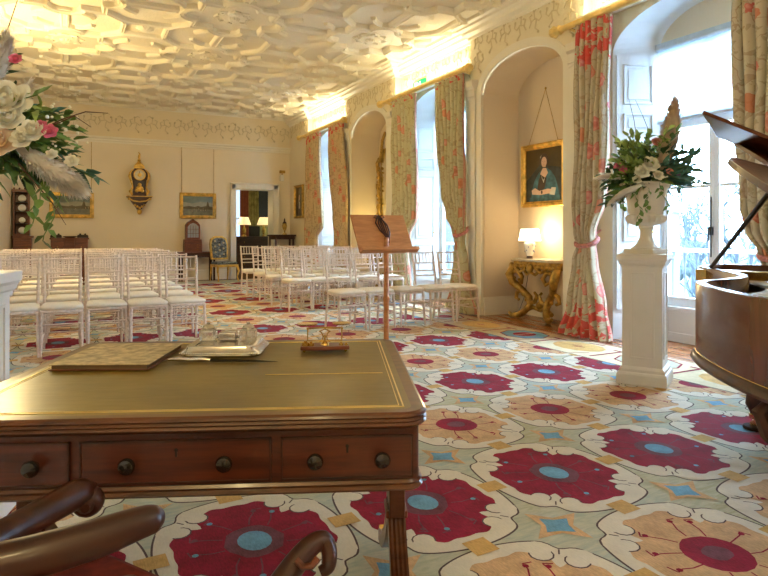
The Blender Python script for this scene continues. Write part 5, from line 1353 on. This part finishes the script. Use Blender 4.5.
b = MB(T((4.80, 17.9, 1.04))); b.box(-.13, .15, -.1, .1, 0, .30); tag(b.build('dark_casket', M['darkvoid'], bevel=.01), 'dark casket between the two lamps through the doorway', 'box')
g = empty('tall_dark_picture', (5.55, 20.36, 1.9), 0, 'dark picture on the wall of the next room above the lamps', 'painting')
b = MB(); b.box(-.35, .5, -.05, 0, -.55, .75); b.build('frame', M['giltd'], g, bevel=.01); b = MB(); b.box(-.28, .43, -.06, -.05, -.48, .68); b.build('canvas', M['darkvoid'], g)
g = struct(empty('window_5', (4.72, 20.35, 1.4))); b = MB(); b.box(-.22, .28, -.03, .03, -.9, 1.4); b.build('pane', emit('far_window_daylight', (.55, .75, 1.0), .8), g)
b = MB(); b.box(-.02, .02, -.05, -.03, -.9, 1.4); b.box(-.22, .28, -.05, -.03, .2, .24); b.build('window_frame', M['white'], g)
def flatcurtain(x, y, w, mat, label):
    b = MB(T((x, y, 0))); n = 30
    lo = [b.v((w*i/n-w/2, .04*math.sin(i*1.4), .1)) for i in range(n+1)]; hi = [b.v((w*i/n-w/2, .04*math.sin(i*1.4), 3.0)) for i in range(n+1)]
    for i in range(n): b.f([lo[i], lo[i+1], hi[i+1], hi[i]])
    o = b.build('curtain', mat, smooth=180, recalc=False); md = o.modifiers.new('t', 'SOLIDIFY'); md.thickness = .01; tag(o, label, 'curtain')
flatcurtain(5.08, 20.15, .26, plain('brick_red_cloth', (.42, .13, .06), .8, 0, .2), 'brick red curtain beside the small window in the next room')
flatcurtain(5.38, 20.2, .36, plain('gold_cloth', (.42, .33, .10), .8, 0, .4, 8), 'gold patterned curtain in the next room')

# ---------------------------------------------------------------- outside the window
b = MB(); b.box(6.2, 120, -60, 120, -3.6, -3.5); struct(b.build('lawn', plain('winter_grass', (.035, .05, .045), .9, 0, .3, .6)))
for c in (4.0, 8.48, 12.96):
    g = empty('balcony_railing', (6.05, c, .0), 0, {4.0: 'iron balcony railing outside the window behind the piano', 8.48: 'iron balcony railing outside the middle window', 12.96: 'iron balcony railing outside the farthest window'}[c], 'railing')
    b = MB(); b.box(-.25, .25, -1.1, 1.1, -.3, -.02); b.build('balcony_slab', M['stone'], g)
    b = MB(); b.box(-.035, .035, -1.1, 1.1, .93, .97); b.build('handrail', M['white'], g, bevel=.004)
    b = MB(); b.box(-.015, .015, -1.1, 1.1, .08, .11); b.build('bottom_rail', M['rail'], g)
    for i in range(15):
        y_ = -1.05+.15*i; b = MB(); b.lathe([(.008, -.02), (.008, .3), (.014, .32), (.008, .34), (.008, .72), (.014, .75), (.009, .80), (.016, .88), (.028, .93)], 8, (0, y_, 0)); b.build('baluster', M['rail'], g)
g = empty('stone_wing', (9.5, 11.6, -3.5), 0, 'pale ashlar wing of the house seen outside the window left of the pane', 'building')
m, nt, bb = new_mat('ashlar'); br_ = N(nt, 'ShaderNodeTexBrick'); br_.inputs['Scale'].default_value = 1.2; br_.inputs['Color1'].default_value = (.09, .11, .13, 1); br_.inputs['Color2'].default_value = (.065, .08, .10, 1); br_.inputs['Mortar'].default_value = (.12, .14, .16, 1); br_.inputs['Mortar Size'].default_value = .012
nt.links.new(coords(nt, 'Object', (1, 1, 1)), br_.inputs['Vector']); nt.links.new(br_.outputs[0], bb.inputs['Base Color'])
b = MB(); b.box(-2.5, 2.5, -2.35, 4, 0, 5.1); b.build('stone_wall', m, g)
b = MB(); b.box(-2.6, 2.6, -2.45, 4, 5.1, 5.3); b.build('cornice', M['stone'], g)
BARK = plain('winter_bark', (.035, .05, .06), .9, 0, .3, 3); TWG = plain('winter_twigs', (.07, .095, .11), .9, 0, .3, 3)
def tree(x, y, h, seed, label):
    random.seed(seed); g = empty('bare_tree', (x, y, -3.5), 0, label, 'tree', 'bare winter trees beyond the balcony')
    b = MB(); tw = MB()
    def grow(mb, p, d, L, r, lev):
        q = p+d*L*.5+Vector((random.uniform(-1, 1), random.uniform(-1, 1), random.uniform(-.3, .5)))*L*.08; e = q+d*L*.5
        (b if lev < 2 else tw).tube([p, q, e], [r, r*.8, r*.6], 5 if lev < 2 else 3, False)
        if lev >= 5: return
        for _ in range(3 if lev < 4 else 4):
            nd = (d+Vector((random.uniform(-1, 1), random.uniform(-1, 1), random.uniform(-.35, .7)))*.75).normalized(); grow(mb, e if random.random() < .6 else q, nd, L*random.uniform(.62, .82), r*.58, lev+1)
    grow(b, Vector((0, 0, 0)), Vector((0, 0, 1)), h*.30, h*.022, 0)
    b.build('trunk', BARK, g); tw.build('twigs', TWG, g, recalc=False)
for i, (x, y, h) in enumerate(((19, 13.2, 8.0), (24, 15.6, 9.0), (17, 10.0, 7.0), (30, 17, 9.5), (22, 11.5, 8.6), (27, 20, 9), (34, 27, 10), (38, 20, 9))):
    tree(x, y, h, 40+i, 'bare winter tree outside the window, %s' % ['left of the mullion and near', 'just left of the mullion and farther', 'right of the mullion and near', 'centre distance', 'near the mullion', 'left distance behind the stone wing', 'far left distance', 'far distance behind all others'][i])
def hedge(x, y, L, h, ang, label, seed):
    random.seed(seed); b = MB(T((x, y, -3.5), ang))
    for i in range(90): b.ball((random.uniform(-L/2, L/2), random.uniform(-.7, .7), random.uniform(.2, h)), random.uniform(.3, .75), 7, 5)
    tag(b.build('shrub_bank', plain('shrub_green%d' % seed, (.04, .06, .06), .9, 0, .5, 3)), label, 'shrubs')
hedge(40, 26, 40, 4.0, -1.0, 'long bank of shrubs along the far edge of the grounds', 3)
WORLD_S = 19.0; EXPO = 0.8
# ---------------------------------------------------------------- light
w = bpy.data.worlds.new('World'); sc.world = w; w.use_nodes = True
bg = w.node_tree.nodes['Background']; bg.inputs[0].default_value = (.52, .74, 1.0, 1); bg.inputs[1].default_value = WORLD_S
def light(kind, name, loc, energy, color, size=.1, rot=None, sy=None, shape=None):
    l = bpy.data.lights.new(name, kind); l.energy = energy; l.color = color
    if kind == 'AREA':
        l.size = size
        if sy: l.shape = 'RECTANGLE'; l.size_y = sy
    elif kind in ('POINT', 'SPOT'): l.shadow_soft_size = size
    o = bpy.data.objects.new(name, l); COL.objects.link(o); o.location = loc
    if rot: o.rotation_euler = rot
    return o
WARM = (1.0, .84, .52)
for c in (4.07, 8.52, 12.96): light('AREA', 'pelmet_light', (5.05, c, 3.53), 13, WARM, .10, (PI, 0, 0), 2.1)
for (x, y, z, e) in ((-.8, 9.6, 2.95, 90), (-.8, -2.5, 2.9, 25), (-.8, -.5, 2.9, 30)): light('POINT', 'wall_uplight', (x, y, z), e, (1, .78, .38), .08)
light('POINT', 'rear_fill_light', (1.9, -1.2, 2.7), 22, (1, .84, .60), .35)  # added warm fill, unseen behind the camera
light('POINT', 'lamp_light', (5.52, 6.36, 1.16), 7, (1, .74, .38), .05)
light('POINT', 'lamp_light', (5.52, 10.9, 1.16), 9, (1, .78, .25), .05)
light('POINT', 'lamp_light', (4.1, 17.9, 1.75), 12, (1, .70, .35), .1)
sc.view_settings.exposure = EXPO
